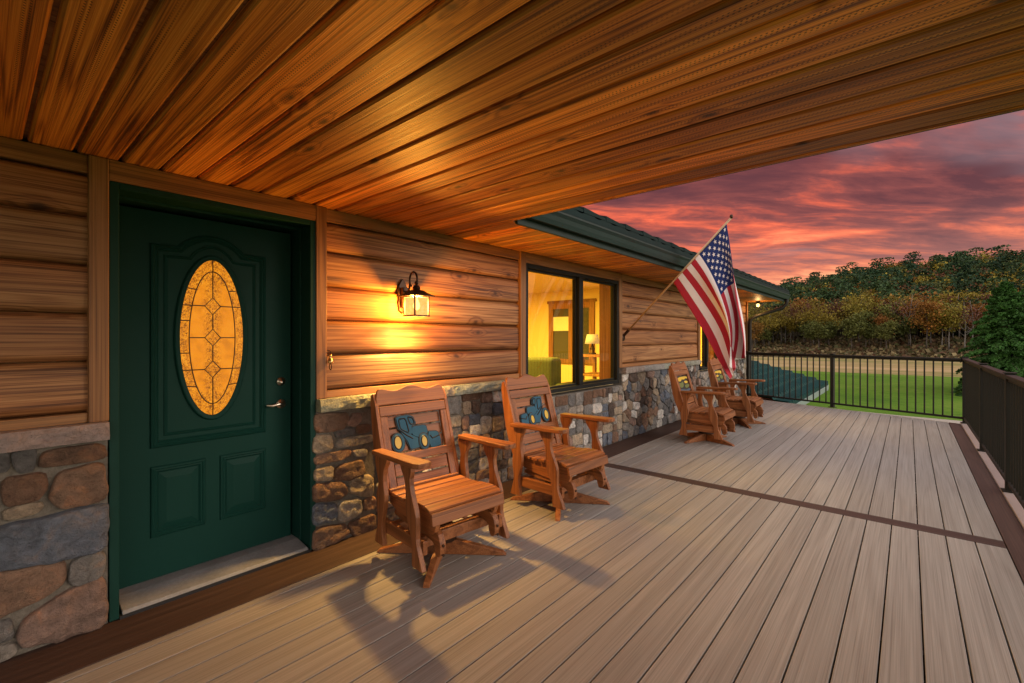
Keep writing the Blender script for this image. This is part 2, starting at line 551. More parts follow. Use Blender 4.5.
dk = MB()
edges = [B0]
x = 2.902 - 0.147 * 17
while x < B1 - 0.02:
    if x > B0 + 0.03:
        edges.append(x)
    x += 0.147
edges.append(B1)
G = 0.0033
for i in range(len(edges) - 1):
    a, b_ = edges[i] + G, edges[i + 1] - G
    dk.box(a, b_, -2.6, 4.46 - 0.004, -0.028, 0.0)
    y1 = fence_y(a) - 0.03
    y2 = fence_y(b_) - 0.03
    vs = [(a, 4.604, -0.028), (b_, 4.604, -0.028), (b_, y2, -0.028), (a, y1, -0.028), (a, 4.604, 0), (b_, 4.604, 0), (b_, y2, 0), (a, y1, 0)]
    dk.add(vs, [(3, 2, 1, 0), (4, 5, 6, 7), (0, 1, 5, 4), (1, 2, 6, 5), (2, 3, 7, 6), (3, 0, 4, 7)])
deck = dk.build('deck', M['deck'], bevel=0.003)
tag(deck, kind='structure')
bd = MB()
for (a, b_) in ((0.0285, B0 - 0.003), (B1 + 0.003, 3.632)):
    y1, y2 = fence_y(a) - 0.03, fence_y(b_) - 0.03
    vs = [(a, -2.6, -0.028), (b_, -2.6, -0.028), (b_, y2, -0.028), (a, y1, -0.028), (a, -2.6, 0), (b_, -2.6, 0), (b_, y2, 0), (a, y1, 0)]
    bd.add(vs, [(3, 2, 1, 0), (4, 5, 6, 7), (0, 1, 5, 4), (1, 2, 6, 5), (2, 3, 7, 6), (3, 0, 4, 7)])
bd.build('border_board', M['border'], deck, bevel=0.003)
MB().box(B0 + 0.003, B1 - 0.003, 4.46, 4.60, -0.028, 0.0).build('divider_board', M['divider'], deck, bevel=0.003)
MB().box(3.638, 3.76, -2.6, 10.5, -0.10, 0.012).build('edge_cap', M['edge'], deck, bevel=0.006)
# joists and rim below, so that the gaps between boards look into dark timber
jm = MB()
for k in range(32):
    y = -2.5 + k * 0.406
    jm.box(0.03, 3.62, y, y + 0.04, -0.25, -0.03)
jm.add([(0.0, -2.6, -0.26), (3.7, -2.6, -0.26), (3.7, fence_y(3.7), -0.26), (0.0, fence_y(0), -0.26)], [(0, 1, 2, 3)])
jm.add([(3.76, FA[1] - .02, -0.27), (0.0, fence_y(0), -0.27), (0.0, fence_y(0), -0.035), (3.76, FA[1] - .02, -0.035)], [(0, 1, 2, 3)])
jm.build('joist_frame', M['border'], deck)

# ================================================================== THE HOUSE
house = thing('log_house', 'log sided house with stone skirt, green door and cedar porch ceiling', 'house')
D0, D1 = 0.458, 1.42            # door opening
W1 = (3.66, 5.66, 0.79, 2.165)  # big window opening (y0, y1, z0, z1)
W2 = (8.84, 10.05, 0.79, 2.165)
YEND = 12.1
SILL = 0.99

# --- ceiling boards
cb = MB()
edges_y = [0.138 + 0.163 * k for k in range(-17, 16)]
EDGE = 2.635


def board(mb, x0, x1, y0, y1):
    """one tongue and groove soffit board, rounded long edges, seen from below"""
    g = 0.0065
    prof = [(y0 + g, 0.016), (y0 + g + 0.003, 0.006), (y0 + g + 0.011, 0.0), (y1 - g - 0.011, 0.0), (y1 - g - 0.003, 0.006), (y1 - g, 0.016), (y1 - g, 0.02), (y0 + g, 0.02)]
    mb.prism(prof, lambda u, v, w: (w, u, CEIL + v), x0, x1)


for i in range(len(edges_y) - 1):
    board(cb, 0.0, 4.4, edges_y[i], edges_y[i + 1])
board(cb, 0.0, 4.4, edges_y[-1], EDGE)
yy = EDGE
while yy < 12.5:
    board(cb, 0.0, 0.735, yy, yy + 0.163)
    yy += 0.163
cb.build('porch_ceiling', M['ceiling'], house)
MB().box(-0.4, 4.42, -2.7, EDGE, CEIL + 0.021, CEIL + 0.10).build('ceiling_deck', M['trim_y'], house)
MB().box(0.76, 4.42, EDGE + 0.001, EDGE + 0.03, CEIL + 0.012, CEIL + 0.24).build('porch_fascia', M['fascia'], house, bevel=0.003)
MB().box(-0.4, 0.735, EDGE + .001, 12.6, CEIL + 0.022, CEIL + 0.09).build('soffit_deck', M['trim_y'], house)

# --- log siding courses
SE = [1.04, 1.283, 1.515, 1.748, 1.982, 2.185]


def log_run(mb, y0, y1):
    for k in range(5):
        z0, z1 = SE[k] + 0.002, SE[k + 1] - 0.002
        h = z1 - z0
        prof = [(-0.10, z0)]
        for q in range(13):
            t = q / 12
            e = abs(2 * t - 1)
            xx = 0.012 - 0.026 * e ** 14 - 0.005 * e ** 2
            prof.append((xx, z0 + h * t))
        prof.append((-0.10, z1))
        n = max(2, int((y1 - y0) / 0.12))
        vs, fs = [], []
        L = len(prof)
        for i in range(n + 1):
            y = y0 + (y1 - y0) * i / n
            for (px, pz) in prof:
                wob = 0.006 * mnoise.noise(Vector((y * 1.1, pz * 5, k * 7.7))) if -0.09 < px else 0
                vs.append((px + wob, y, pz))
        for i in range(n):
            for j in range(L - 1):
                fs.append((i * L + j, (i + 1) * L + j, (i + 1) * L + j + 1, i * L + j + 1))
        fs.append(tuple(range(L)))
        fs.append(tuple(n * L + j for j in range(L))[::-1])
        mb.add(vs, fs)


SIDING = [(-2.7, 0.345), (1.532, 3.573), (5.748, 8.752), (10.14, YEND)]
for a, b_ in SIDING:
    lm = MB()
    log_run(lm, a, b_)
    lw = lm.build('log_siding', M['log'], house, smooth=True)
    es = lw.modifiers.new('EdgeSplit', 'EDGE_SPLIT')
    es.split_angle = R(55)
# backing wall panels behind logs and stone, with the openings left free
bw = MB()
for a, b_ in ((-2.7, D0 - 0.04), (D1 + 0.04, W1[0]), (W1[1], W2[0]), (W2[1], YEND)):
    bw.box(-0.235, -0.102, a, b_, -0.3, CEIL + 0.02)
bw.box(-0.235, -0.102, D0 - 0.04, D1 + 0.04, 2.2, CEIL + 0.02)
for w in (W1, W2):
    bw.box(-0.235, -0.102, w[0], w[1], -0.3, w[2])
    bw.box(-0.235, -0.102, w[0], w[1], w[3], CEIL + 0.02)
bw.build('wall_core', M['drywall'], house)
# long trims: frieze under the ceiling and skirt board on the sill
for a, b_ in SIDING:
    MB().box(-0.1, 0.018, a, b_, 2.187, CEIL - 0.001).build('frieze_board', M['trim_y'], house, bevel=0.004)
    MB().box(-0.1, 0.022, a, b_, SILL + 0.001, 1.038).build('skirt_board', M['trim_y'], house, bevel=0.004)
MB().box(-0.10, 0.05, YEND, YEND + 0.09, -0.3, CEIL - 0.001).build('corner_post', M['trim_z'], house, bevel=0.006)
MB().box(-4.6, -0.1, YEND - 0.05, YEND + 0.05, -3.0, CEIL + 0.02).build('gable_wall', M['log'], house)
MB().box(-0.13, 0.0, -2.7, YEND + 0.09, -3.1, -0.302).build('lower_wall', M['mortar'], house)

# --- stone skirt
PAL = [((0.150, 0.085, 0.052), 1.6), ((0.205, 0.125, 0.08), 1.8), ((0.33, 0.26, 0.18), 3), ((0.105, 0.122, 0.15), 2), ((0.19, 0.18, 0.165), 5),
       ((0.55, 0.52, 0.47), 3.4), ((0.25, 0.165, 0.125), 2), ((0.085, 0.06, 0.045), 2), ((0.27, 0.24, 0.2), 3), ((0.13, 0.125, 0.12), 2)]
PALC = [p[0] for p in PAL]
PALW = [p[1] for p in PAL]


def stone(mb, poly, col, h, gap=0.006, rnd=1, base=0.022):
    """a rounded field stone standing out of the wall; poly in (y, z)"""
    P = [Vector(p) for p in poly]
    n = len(P)
    area = sum(P[i].x * P[(i + 1) % n].y - P[(i + 1) % n].x * P[i].y for i in range(n)) / 2
    if area < 0:
        P.reverse()
    for _ in range(rnd):
        Q = []
        for i in range(len(P)):
            a, b_ = P[i], P[(i + 1) % len(P)]
            Q += [a * 0.86 + b_ * 0.14, a * 0.14 + b_ * 0.86]
        P = Q
    # resample evenly
    per = [0]
    for i in range(len(P)):
        per.append(per[-1] + (P[(i + 1) % len(P)] - P[i]).length)
    n = max(18, min(44, int(per[-1] / 0.022)))
    S = []
    j = 0
    for k in range(n):
        t = per[-1] * k / n
        while per[j + 1] < t:
            j += 1
        f = (t - per[j]) / max(1e-9, per[j + 1] - per[j])
        S.append(P[j].lerp(P[(j + 1) % len(P)], f))
    c = sum(S, Vector((0, 0))) / n
    sd = random.uniform(0, 100)
    minr = min((p - c).length for p in S)
    S = [p + (p - c).normalized() * (0.11 * minr * mnoise.noise(Vector((p.x * 19, p.y * 19, sd))) - gap) for p in S]
    rings = [(1.0, 0.0), (0.985, 0.55), (0.95, 0.86), (0.885, 0.98), (0.76, 1.0), (0.58, 1.02), (0.38, 1.0), (0.18, 1.02)]
    vs, fs = [], []
    for s, hh in rings:
        for p in S:
            q = c + (p - c) * s
            dz = 0.26 * h * (0.5 - 2.2 * abs(mnoise.noise(Vector((q.x * 9, q.y * 13, sd))))) + 0.30 * h * mnoise.noise(Vector((q.x * 30, q.y * 30, sd + 5)))
            vs.append((base + h * hh + (dz * min(1, hh * 1.2)), q.x, q.y))
    for i in range(len(rings) - 1):
        for k in range(n):
            fs.append((i * n + k, i * n + (k + 1) % n, (i + 1) * n + (k + 1) % n, (i + 1) * n + k))
    vs.append((base + h * 1.03, c.x, c.y))
    for k in range(n):
        fs.append(((len(rings) - 1) * n + k, (len(rings) - 1) * n + (k + 1) % n, len(vs) - 1))
    v = random.uniform(1.0, 1.4)
    mb.add(vs, fs, 0, tuple(min(0.8, x * v) for x in col))


def clip(poly, nx, ny, d):
    """keep the part with nx*x + ny*y <= d"""
    out = []
    for i in range(len(poly)):
        a, b_ = poly[i], poly[(i + 1) % len(poly)]
        da, db = nx * a[0] + ny * a[1] - d, nx * b_[0] + ny * b_[1] - d
        if da <= 0:
            out.append(a)
        if (da < 0) != (db < 0) and abs(da - db) > 1e-12:
            t = da / (da - db)
            out.append((a[0] + (b_[0] - a[0]) * t, a[1] + (b_[1] - a[1]) * t))
    return out


def ashlar(mb, y0, y1, z0, z1, seed):
    rr = random.Random(seed)
    cells = []

    def split(a, b_, c, d):
        w, h = b_ - a, d - c
        if w * h < rr.uniform(0.014, 0.048) and w < 0.34 and h < 0.2 or (w < 0.13 and h < 0.13):
            cells.append((a, b_, c, d))
            return
        f = rr.uniform(.36, .64)
        if w > h * rr.uniform(0.9, 1.9):
            split(a, a + w * f, c, d)
            split(a + w * f, b_, c, d)
        else:
            split(a, b_, c, c + h * f)
            split(a, b_, c + h * f, d)
    split(y0, y1, z0, z1)
    for a, b_, c, d in cells:
        j = lambda k=.011: rr.uniform(-k, k)
        cut_ = min(b_ - a, d - c) * 0.18
        P = [(a + cut_ * rr.random() * 2, c), ((a + b_) / 2, c + j()), (b_ - cut_ * rr.random() * 2, c), (b_, c + cut_ * rr.random() * 2), (b_ + j(), (c + d) / 2), (b_, d - cut_ * rr.random() * 2),
             (b_ - cut_ * rr.random() * 2, d), ((a + b_) / 2, d + j()), (a + cut_ * rr.random() * 2, d), (a, d - cut_ * rr.random() * 2), (a + j(), (c + d) / 2), (a, c + cut_ * rr.random() * 2)]
        stone(mb, P, rr.choices(PALC, PALW)[0], rr.uniform(.014, .026), gap=0.004, rnd=1)


def stone_field(mb, y0, y1, z0, z1, sw, sh, seed):
    rr = random.Random(seed)
    pts = []
    nr = max(1, round((z1 - z0) / sh))
    for r in range(nr):
        y = y0 + rr.uniform(0, sw * .6)
        while y < y1:
            pts.append([y, z0 + (r + 0.5 + rr.uniform(-.42, .42)) * (z1 - z0) / nr])
            y += sw * rr.choice([0.4, 0.5, 0.7, 0.9, 1.2, 1.5, 1.9])
    A = sh / sw * 1.15

    def cells():
        res = []
        for i, p in enumerate(pts):
            poly = [(y0, z0), (y1, z0), (y1, z1), (y0, z1)]
            for j, q in enumerate(pts):
                if i == j or abs(p[0] - q[0]) > sw * 3.5:
                    continue
                # bisector in the space squeezed along y
                dx, dy = (q[0] - p[0]) * A, q[1] - p[1]
                mx, my = (q[0] + p[0]) / 2 * A, (q[1] + p[1]) / 2
                poly = clip(poly, dx * A, dy, dx * mx + dy * my)
                if len(poly) < 3:
                    break
            res.append(poly)
        return res
    for _ in range(1):
        for p, poly in zip(pts, cells()):
            if len(poly) > 2:
                cx = sum(q[0] for q in poly) / len(poly)
                cy = sum(q[1] for q in poly) / len(poly)
                p[0] += (cx - p[0]) * .3
                p[1] += (cy - p[1]) * .3
    for poly in cells():
        if len(poly) < 3:
            continue
        ar = abs(sum(poly[i][0] * poly[(i + 1) % len(poly)][1] - poly[(i + 1) % len(poly)][0] * poly[i][1] for i in range(len(poly)))) / 2
        if ar < 0.0012:
            continue
        stone(mb, poly, rr.choices(PALC, PALW)[0], rr.uniform(0.020, 0.040), gap=0.002 + 0.02 * math.sqrt(ar), rnd=rr.choice([1, 1, 2]))


sm = MB()
BR, BR2, TAN, BLU, GRY, WHT, PNK, DKB, LG, DG = PALC


def traced(mb, fn, lst):
    for pts, col, h in lst:
        poly = [wall_at(*fn(a, b_)) for a, b_ in pts]
        stone(mb, poly, col, h, gap=-0.004, rnd=1)


traced(sm, lambda a, b_: (a / 2.625, 410 + b_ / 2.625), [
    ([(-40, 112), (22, 102), (25, 160), (-40, 170)], DG, .02), ([(30, 110), (98, 100), (88, 160), (50, 165), (38, 150)], DG, .022),
    ([(110, 108), (275, 86), (283, 125), (200, 140), (120, 152), (98, 148)], BR, .03), ([(6, 180), (115, 165), (128, 205), (100, 237), (8, 258)], BR, .03),
    ([(150, 165), (270, 133), (284, 200), (277, 238), (150, 264), (130, 225)], BR2, .045), ([(6, 264), (105, 240), (116, 255), (95, 272), (10, 294)], TAN, .025),
    ([(-60, 322), (100, 283), (180, 265), (284, 243), (288, 270), (281, 366), (190, 388), (80, 408), (-60, 432)], BLU, .05),
    ([(188, 391), (274, 370), (277, 430), (200, 467), (176, 457)], GRY, .03), ([(-60, 432), (80, 411), (165, 393), (178, 412), (165, 457), (100, 502), (-60, 570)], BR2, .04),
    ([(70, 540), (180, 475), (274, 430), (285, 562), (170, 598), (60, 630), (40, 602)], PNK, .045), ([(-50, 575), (30, 545), (38, 600), (-50, 630)], GRY, .025),
    ([(-50, 640), (38, 610), (46, 640), (-50, 685)], LG, .025)])
stone_field(sm, -2.7, -0.02, 0.0, 0.905, 0.26, 0.16, 3)
skirt_l = sm.build('stone_skirt', M['stone'], house, smooth=True)
sm = MB()
traced(sm, lambda a, b_: (310 + a / 3.8, 380 + b_ / 3.8), [
    ([(14, 130), (145, 122), (150, 150), (130, 190), (30, 202), (16, 182)], BR2, .03), ([(138, 170), (160, 130), (192, 125), (196, 155), (170, 178)], PNK, .025),
    ([(93, 190), (170, 180), (173, 210), (99, 222)], DG, .02), ([(178, 172), (232, 168), (230, 196), (180, 206)], BR, .02),
    ([(13, 215), (80, 205), (89, 260), (25, 281), (11, 270)], TAN, .03), ([(103, 235), (120, 220), (242, 205), (244, 235), (120, 260), (98, 256)], LG, .025),
    ([(13, 290), (155, 262), (158, 285), (120, 305), (18, 324)], BR2, .025), ([(160, 268), (217, 262), (220, 288), (180, 293)], LG, .02),
    ([(13, 340), (89, 327), (86, 381), (18, 386)], TAN, .03), ([(98, 330), (200, 300), (212, 355), (150, 381), (93, 382)], BR, .03),
    ([(9, 395), (130, 387), (147, 430), (110, 455), (10, 466)], BR, .035), ([(153, 375), (238, 358), (242, 440), (205, 446), (148, 426)], TAN, .03),
    ([(11, 475), (99, 464), (107, 530), (15, 556), (9, 520)], BLU, .03), ([(108, 465), (190, 446), (202, 500), (140, 541), (108, 536)], LG, .03),
    ([(203, 455), (250, 443), (252, 490), (213, 497)], BR2, .02), ([(143, 545), (250, 505), (250, 570), (165, 597)], BR, .03),
    ([(10, 566), (130, 545), (157, 580), (100, 617), (9, 654)], BR2, .035)])
ST0 = wall_at(376, 400)[0]
ashlar(sm, ST0, W1[0] - 0.09, 0.0, 0.905, 11)
ashlar(sm, W1[0] - 0.09, W1[1] + 0.085, 0.0, 0.752, 12)
stone_field(sm, W1[1] + 0.085, W2[0] - 0.09, 0.0, 0.905, 0.17, 0.125, 13)
stone_field(sm, W2[0] - 0.09, W2[1] + 0.09, 0.0, 0.752, 0.16, 0.13, 14)
stone_field(sm, W2[1] + 0.09, YEND + .08, 0.0, 0.905, 0.16, 0.13, 15)
skirt = sm.build('stone_skirt', M['stone'], house, smooth=True, fix=True)
mm = MB().box(-0.1, 0.026, -2.7, D0 - 0.042, -0.3, 0.91)
mm.build('mortar_bed', M['mortar'], skirt_l)
mm = MB()
for a, b_, zt in ((D1 + 0.042, W1[0] - 0.09, 0.91), (W1[0] - 0.09, W1[1] + 0.085, 0.755), (W1[1] + 0.085, W2[0] - 0.09, 0.91), (W2[0] - 0.09, W2[1] + 0.09, 0.755), (W2[1] + 0.09, YEND + 0.088, 0.91)):
    mm.box(-0.1, 0.026, a, b_, -0.3, zt)
mm.build('mortar_bed', M['mortar'], skirt)


def ledge(mb, y0, y1, z0=0.908, z1=SILL):
    rr = random.Random(int(y0 * 100))
    y = y0
    while y < y1 - 0.02:
        L = min(rr.uniform(0.5, 0.75), y1 - y)
        if y1 - y - L < 0.15:
            L = y1 - y
        ny, nz = max(3, int(L / 0.03)), 4
        vs, fs = [], []
        col = [c * rr.uniform(.85, 1.12) for c in (0.31, 0.295, 0.24)]
        for i in range(ny + 1):
            yy = y + 0.002 + (L - 0.004) * i / ny
            row = [(-0.1, z0)]
            for j in range(nz + 1):
                z = z0 + (z1 - z0) * j / nz
                e = 0.006 if j in (0, nz) else 0
                row.append((0.092 - e + 0.013 * mnoise.noise(Vector((yy * 18, z * 30, 3.3))), z))
            row.append((-0.1, z1))
            for xx, z in row:
                vs.append((xx, yy, z))
        Lr = nz + 3
        for i in range(ny):
            for j in range(Lr):
                fs.append((i * Lr + j, (i + 1) * Lr + j, (i + 1) * Lr + (j + 1) % Lr, i * Lr + (j + 1) % Lr))
        fs.append(tuple(range(Lr)))
        fs.append(tuple(ny * Lr + j for j in range(Lr))[::-1])
        mb.add(vs, fs, 0, tuple(col))
        y += L


for a, b_ in ((-2.7, D0 - 0.042), (D1 + 0.042, W1[0] - 0.09), (W1[1] + 0.088, W2[0] - 0.09), (W2[1] + 0.09, YEND + 0.1)):
    ld = MB()
    ledge(ld, a, b_)
    ld.build('stone_ledge', M['sill'], house)

# --- door
DX = -0.19                     # face of the slab
dr = MB()
dr.box(DX - 0.045, DX, D0 + 0.028, D1 - 0.028, 0.055, 2.105)
door = dr.build('door', M['green'], house, bevel=0.002)
fr = MB()
for ya, yb in ((D0 - 0.038, D0), (D1, D1 + 0.036)):      # flat green brickmould beside the stone
    fr.box(-0.1, 0.036, ya, yb, 0.004, 2.168)
fr.box(-0.1, 0.036, D0, D1, 2.135, 2.168)
fr.box(-0.26, -0.1001, D0 - 0.038, D0 + 0.012, 0.02, 2.168)   # jambs
fr.box(-0.26, -0.1001, D1 - 0.012, D1 + 0.036, 0.02, 2.168)
fr.box(-0.26, -0.1001, D0 + .012, D1 - .012, 2.12, 2.168)
fr.box(-0.1, -0.085, D0 + 0.0005, D0 + 0.014, 0.02, 2.134)      # stops
fr.box(-0.1, -0.085, D1 - 0.014, D1 - 0.0005, 0.02, 2.134)
fr.build('door_frame', M['green_trim'], door, bevel=0.003)
MB().box(-0.32, -0.262, D0 - .04, D1 + .04, 0, 2.2).build('door_backing', M['black'], door)
# raised mouldings
YC, ZC = (D0 + D1) / 2 - 0.012, 1.398


def moulding(mb, pts, w=0.016, h=0.013, x=DX, closed=True):
    """half-round bead following a closed path on the slab"""
    n = len(pts)
    vs, fs = [], []
    prof = [(-w, 0), (-w * .75, h * .7), (-w * .25, h), (w * .1, h * .55), (w * .5, h * .75), (w, 0)]
    L = len(prof)
    for i in range(n):
        a, b_, c = Vector(pts[i - 1]), Vector(pts[i]), Vector(pts[(i + 1) % n])
        d1, d2 = (b_ - a).normalized(), (c - b_).normalized()
        n1, n2 = Vector((-d1.y, d1.x)), Vector((-d2.y, d2.x))
        nn = (n1 + n2)
        nn = nn / max(0.4, nn.length_squared / 2)
        for o, hh in prof:
            q = b_ + nn * o
            vs.append((x + hh, q.x, q.y))
    for i in range(n):
        for j in range(L - 1):
            k = (i + 1) % n
            fs.append((i * L + j, k * L + j, k * L + j + 1, i * L + j + 1))
    mb.add(vs, fs)


def arch_panel(y0, y1, z0, z1, rise):
    pts = [(y0, z0), (y1, z0), (y1, z1)]
    for k in range(13):
        t = k / 12
        a = y1 - 0.12 - (y1 - y0 - 0.24) * t
        s = math.sin(PI * t)
        pts.append((a, z1 + 0.004 + rise * s ** 0.75))
    pts.append((y0, z1))
    return pts


ml = MB()
P0, P1 = YC - 0.285, YC + 0.285
moulding(ml, arch_panel(P0, P1, 0.80, 1.905, 0.085), 0.02, 0.016)
moulding(ml, arch_panel(P0 + 0.052, P1 - 0.052, 0.85, 1.86, 0.08), 0.009, 0.007)
for a, b_ in ((P0, YC - 0.055), (YC + 0.055, P1)):
    moulding(ml, [(a, 0.30), (b_, 0.30), (b_, 0.66), (a, 0.66)], 0.018, 0.013)
    ml.add([(DX + 0.002, a + .02, 0.32), (DX + 0.002, b_ - .02, 0.32), (DX + 0.002, b_ - .02, 0.64), (DX + 0.002, a + .02, 0.64),
            (DX + 0.012, a + .055, 0.355), (DX + 0.012, b_ - .055, 0.355), (DX + 0.012, b_ - .055, 0.605), (DX + 0.012, a + .055, 0.605)],
           [(0, 1, 5, 4), (1, 2, 6, 5), (2, 3, 7, 6), (3, 0, 4, 7), (4, 5, 6, 7)])
ml.build('panel_moulding', M['green'], door, smooth=False)
# the oval light
OA, OB = 0.168, 0.468


def oval(a, b_, n=64):
    return [(YC + a * math.cos(2 * PI * k / n), ZC + b_ * math.sin(2 * PI * k / n)) for k in range(n)]


om = MB()
moulding(om, oval(OA + 0.012, OB + 0.012), 0.017, 0.02)
om.build('oval_frame', M['green'], door, smooth=True)
gm = MB()
gm.prism([(p[0] - YC, p[1] - ZC) for p in oval(OA + 0.003, OB + 0.003)], lambda u, v, w: (w, u, v), 0.0, 0.004)
og = gm.build('oval_glass', M['art_glass'], door)
og.location = (DX + 0.001, YC, ZC)
lc = MB()


def came(pts, r=0.0032, closed=False):
    p3 = [(DX + 0.006, YC + a, ZC + b_) for a, b_ in pts]
    lc.tube(p3 + ([p3[0]] if closed else []), r, 6, up0=(1, 0, 0))


IA, IB = OA * 0.72, OB * 0.85
came([(IA * math.cos(2 * PI * k / 48), IB * math.sin(2 * PI * k / 48)) for k in range(48)], closed=True)
dz_ = 0.05
cen = (0.19, 0.0, -0.19)
for c in cen:
    came([(0.042, c), (0, c + dz_), (-0.042, c), (0, c - dz_)], closed=True)
    yi = IA * math.sqrt(max(0, 1 - (c / IB) ** 2))
    came([(0.042, c), (yi, c)])
    came([(-0.042, c), (-yi, c)])
came([(0, OB), (0, cen[0] + dz_)])
came([(0, cen[0] - dz_), (0, cen[1] + dz_)])
came([(0, cen[1] - dz_), (0, cen[2] + dz_)])
came([(0, cen[2] - dz_), (0, -OB)])
for zz in (0.285, 0.19, -0.19, -0.29, 0.1, -0.09):
    for s in (-1, 1):
        if zz in (0.1, -0.09) and s > 0:
            continue
        yo = OA * math.sqrt(1 - (zz / OB) ** 2)
        yi = IA * math.sqrt(max(0, 1 - (zz / IB) ** 2))
        came([(s * yi, zz), (s * yo, zz + (0.006 if abs(zz) > .2 else 0))])
lc.build('lead_came', M['iron'], door)
# hardware
hw = MB()
HY = D1 - 0.095
hw.lathe([(0.03, 0), (0.032, 0.006), (0.026, 0.012), (0.012, 0.014), (0.011, 0.045), (0.014, 0.05), (0.0, 0.052)], (DX, HY, 0.955), 18, 'x')
hw.tube([(DX + 0.043, HY, 0.955), (DX + 0.047, HY - 0.03, 0.96), (DX + 0.047, HY - 0.07, 0.953), (DX + 0.043, HY - 0.105, 0.958)], [0.011, 0.0105, 0.009, 0.006], 10)
hw.build('door_handle', M['brass'], door, smooth=True)
MB().lathe([(0.028, 0), (0.030, 0.006), (0.024, 0.013), (0.016, 0.017), (0.015, 0.025), (0.0, 0.026)], (DX, HY, 1.105), 18, 'x').build('deadbolt', M['brass'], door, smooth=True)
th = MB()
th.prism([(-0.26, 0.0), (0.034, 0.0), (0.034, 0.018), (0.02, 0.03), (-0.12, 0.05), (-0.26, 0.05)], lambda u, v, w: (u, w, v), D0 + 0.013, D1 - 0.013)
th.build('threshold', M['steel'], door, bevel=0.003)
MB().box(-0.33, 0.028, D0 - 0.06, D1 + 0.06, -0.3, -0.001).build('sub_sill', M['border'], door)
MB().box(0.0, 0.042, D0 + 0.001, D1 - 0.001, 0.001, 0.0165).build('threshold_lip', M['black'], door)
# cedar casing round the door
dcs = MB().box(-0.1, 0.042, D0 - 0.113, D0 - 0.039, SILL + 0.001, CEIL - 0.002).build('door_casing', M['trim_z'], house, bevel=0.004)
MB().box(-0.1, 0.042, D1 + 0.037, D1 + 0.111, SILL + 0.001, CEIL - 0.002).build('door_casing', M['trim_z'], house, bevel=0.004)
MB().box(-0.1, 0.040, D0 - 0.0388, D1 + 0.0368, 2.169, CEIL - 0.002).build('casing_head', M['trim_y'], dcs, bevel=0.004)

# --- windows


def window(w, split):
    y0, y1, z0, z1 = w
    f = MB()
    t = 0.045
    xa, xb = -0.075, 0.03
    f.box(xa, xb, y0, y0 + t, z0, z1)
    f.box(xa, xb, y1 - t, y1, z0, z1)
    f.box(xa, xb, y0 + t, y1 - t, z1 - t, z1)
    f.box(xa, xb + 0.012, y0 + t, y1 - t, z0, z0 + t)
    f.box(xa, xb, split - 0.042, split + 0.042, z0 + t, z1 - t)
    win = f.build('window', M['winframe'], house, bevel=0.004)
    for a, b_ in ((y0 + t, split - 0.042), (split + 0.042, y1 - t)):
        s = MB()
        q = 0.022
        x0, x1 = -0.05, -0.01
        s.box(x0, x1, a, a + q, z0 + t, z1 - t)
        s.box(x0, x1, b_ - q, b_, z0 + t, z1 - t)
        s.box(x0, x1, a + q, b_ - q, z1 - t - q, z1 - t)
        s.box(x0, x1, a + q, b_ - q, z0 + t, z0 + t + q)
        s.build('sash', M['winframe'], win, bevel=0.002)
        MB().add([(-0.03, a + q, z0 + t + q), (-0.03, b_ - q, z0 + t + q), (-0.03, b_ - q, z1 - t - q), (-0.03, a + q, z1 - t - q)], [(0, 1, 2, 3)]).build('pane', M['glass'], win, fix=False)
    j = MB()
    j.box(-0.26, xa - 0.001, y0, y0 + 0.02, z0, z1)
    j.box(-0.26, xa - 0.001, y1 - 0.02, y1, z0, z1)
    j.box(-0.26, xa - 0.001, y0 + .02, y1 - .02, z1 - 0.02, z1)
    j.box(-0.30, xa - 0.001, y0 + .02, y1 - .02, z0, z0 + 0.02)
    j.build('window_jamb', M['trim_z'], win, bevel=0.002)
    for ya, yb in ((y0 - 0.087, y0 - 0.001), (y1 + 0.001, y1 + 0.087)):
        MB().box(-0.1, 0.038, ya, yb, SILL + 0.002, CEIL - 0.003).build('window_casing', M['trim_z'], win, bevel=0.004)
    MB().box(-0.1, 0.036, y0 - 0.0005, y1 + 0.0005, z1 + 0.001, CEIL - 0.003).build('window_head', M['trim_y'], win, bevel=0.004)
    return win


window(W1, 4.72)
window(W2, 9.30)

# --- room behind the glass
rm = MB()
RX = -4.6
rm.box(RX - 0.05, RX, 1.9, 11.6, -0.05, 2.42)
rm.box(RX, -0.236, 1.85, 1.9, -0.05, 2.42)
rm.box(RX, -0.236, 8.2, 8.3, 0.0, 2.3995)
rm.box(RX, -0.236, 11.4, 11.45, -0.05, 2.42)
rm.box(RX, -0.236, 1.9, 11.4, 2.40, 2.42)
rm.build('room_wall', M['drywall'], house)
MB().box(RX, -0.236, 1.9, 11.4, -0.05, 0.0).build('room_floor', M['floorwood'], house)
# window in the far wall of the room, with cedar trim
iw = MB()
for a, b_, c, d in ((-2.98, -2.86, 0.95, 2.14), (-1.96, -1.84, 0.95, 2.14), (-2.86, -1.96, 2.02, 2.14), (-3.0, -1.82, 0.85, 0.95), (-2.46, -2.36, .95, 2.02), (-3.02, -1.80, 2.14, 2.2)):
    iw.box(a, b_, 8.16, 8.199, c, d)
iwo = iw.build('inner_window', M['trim_z'], house, bevel=0.004)
MB().box(-2.86, -1.96, 8.18, 8.1985, 0.95, 2.02).build('inner_pane', M['dkglass'], iwo)
MB().box(-2.86, -2.46, 8.175, 8.18, 1.55, 1.85).build('blind', M['shade'], iwo)

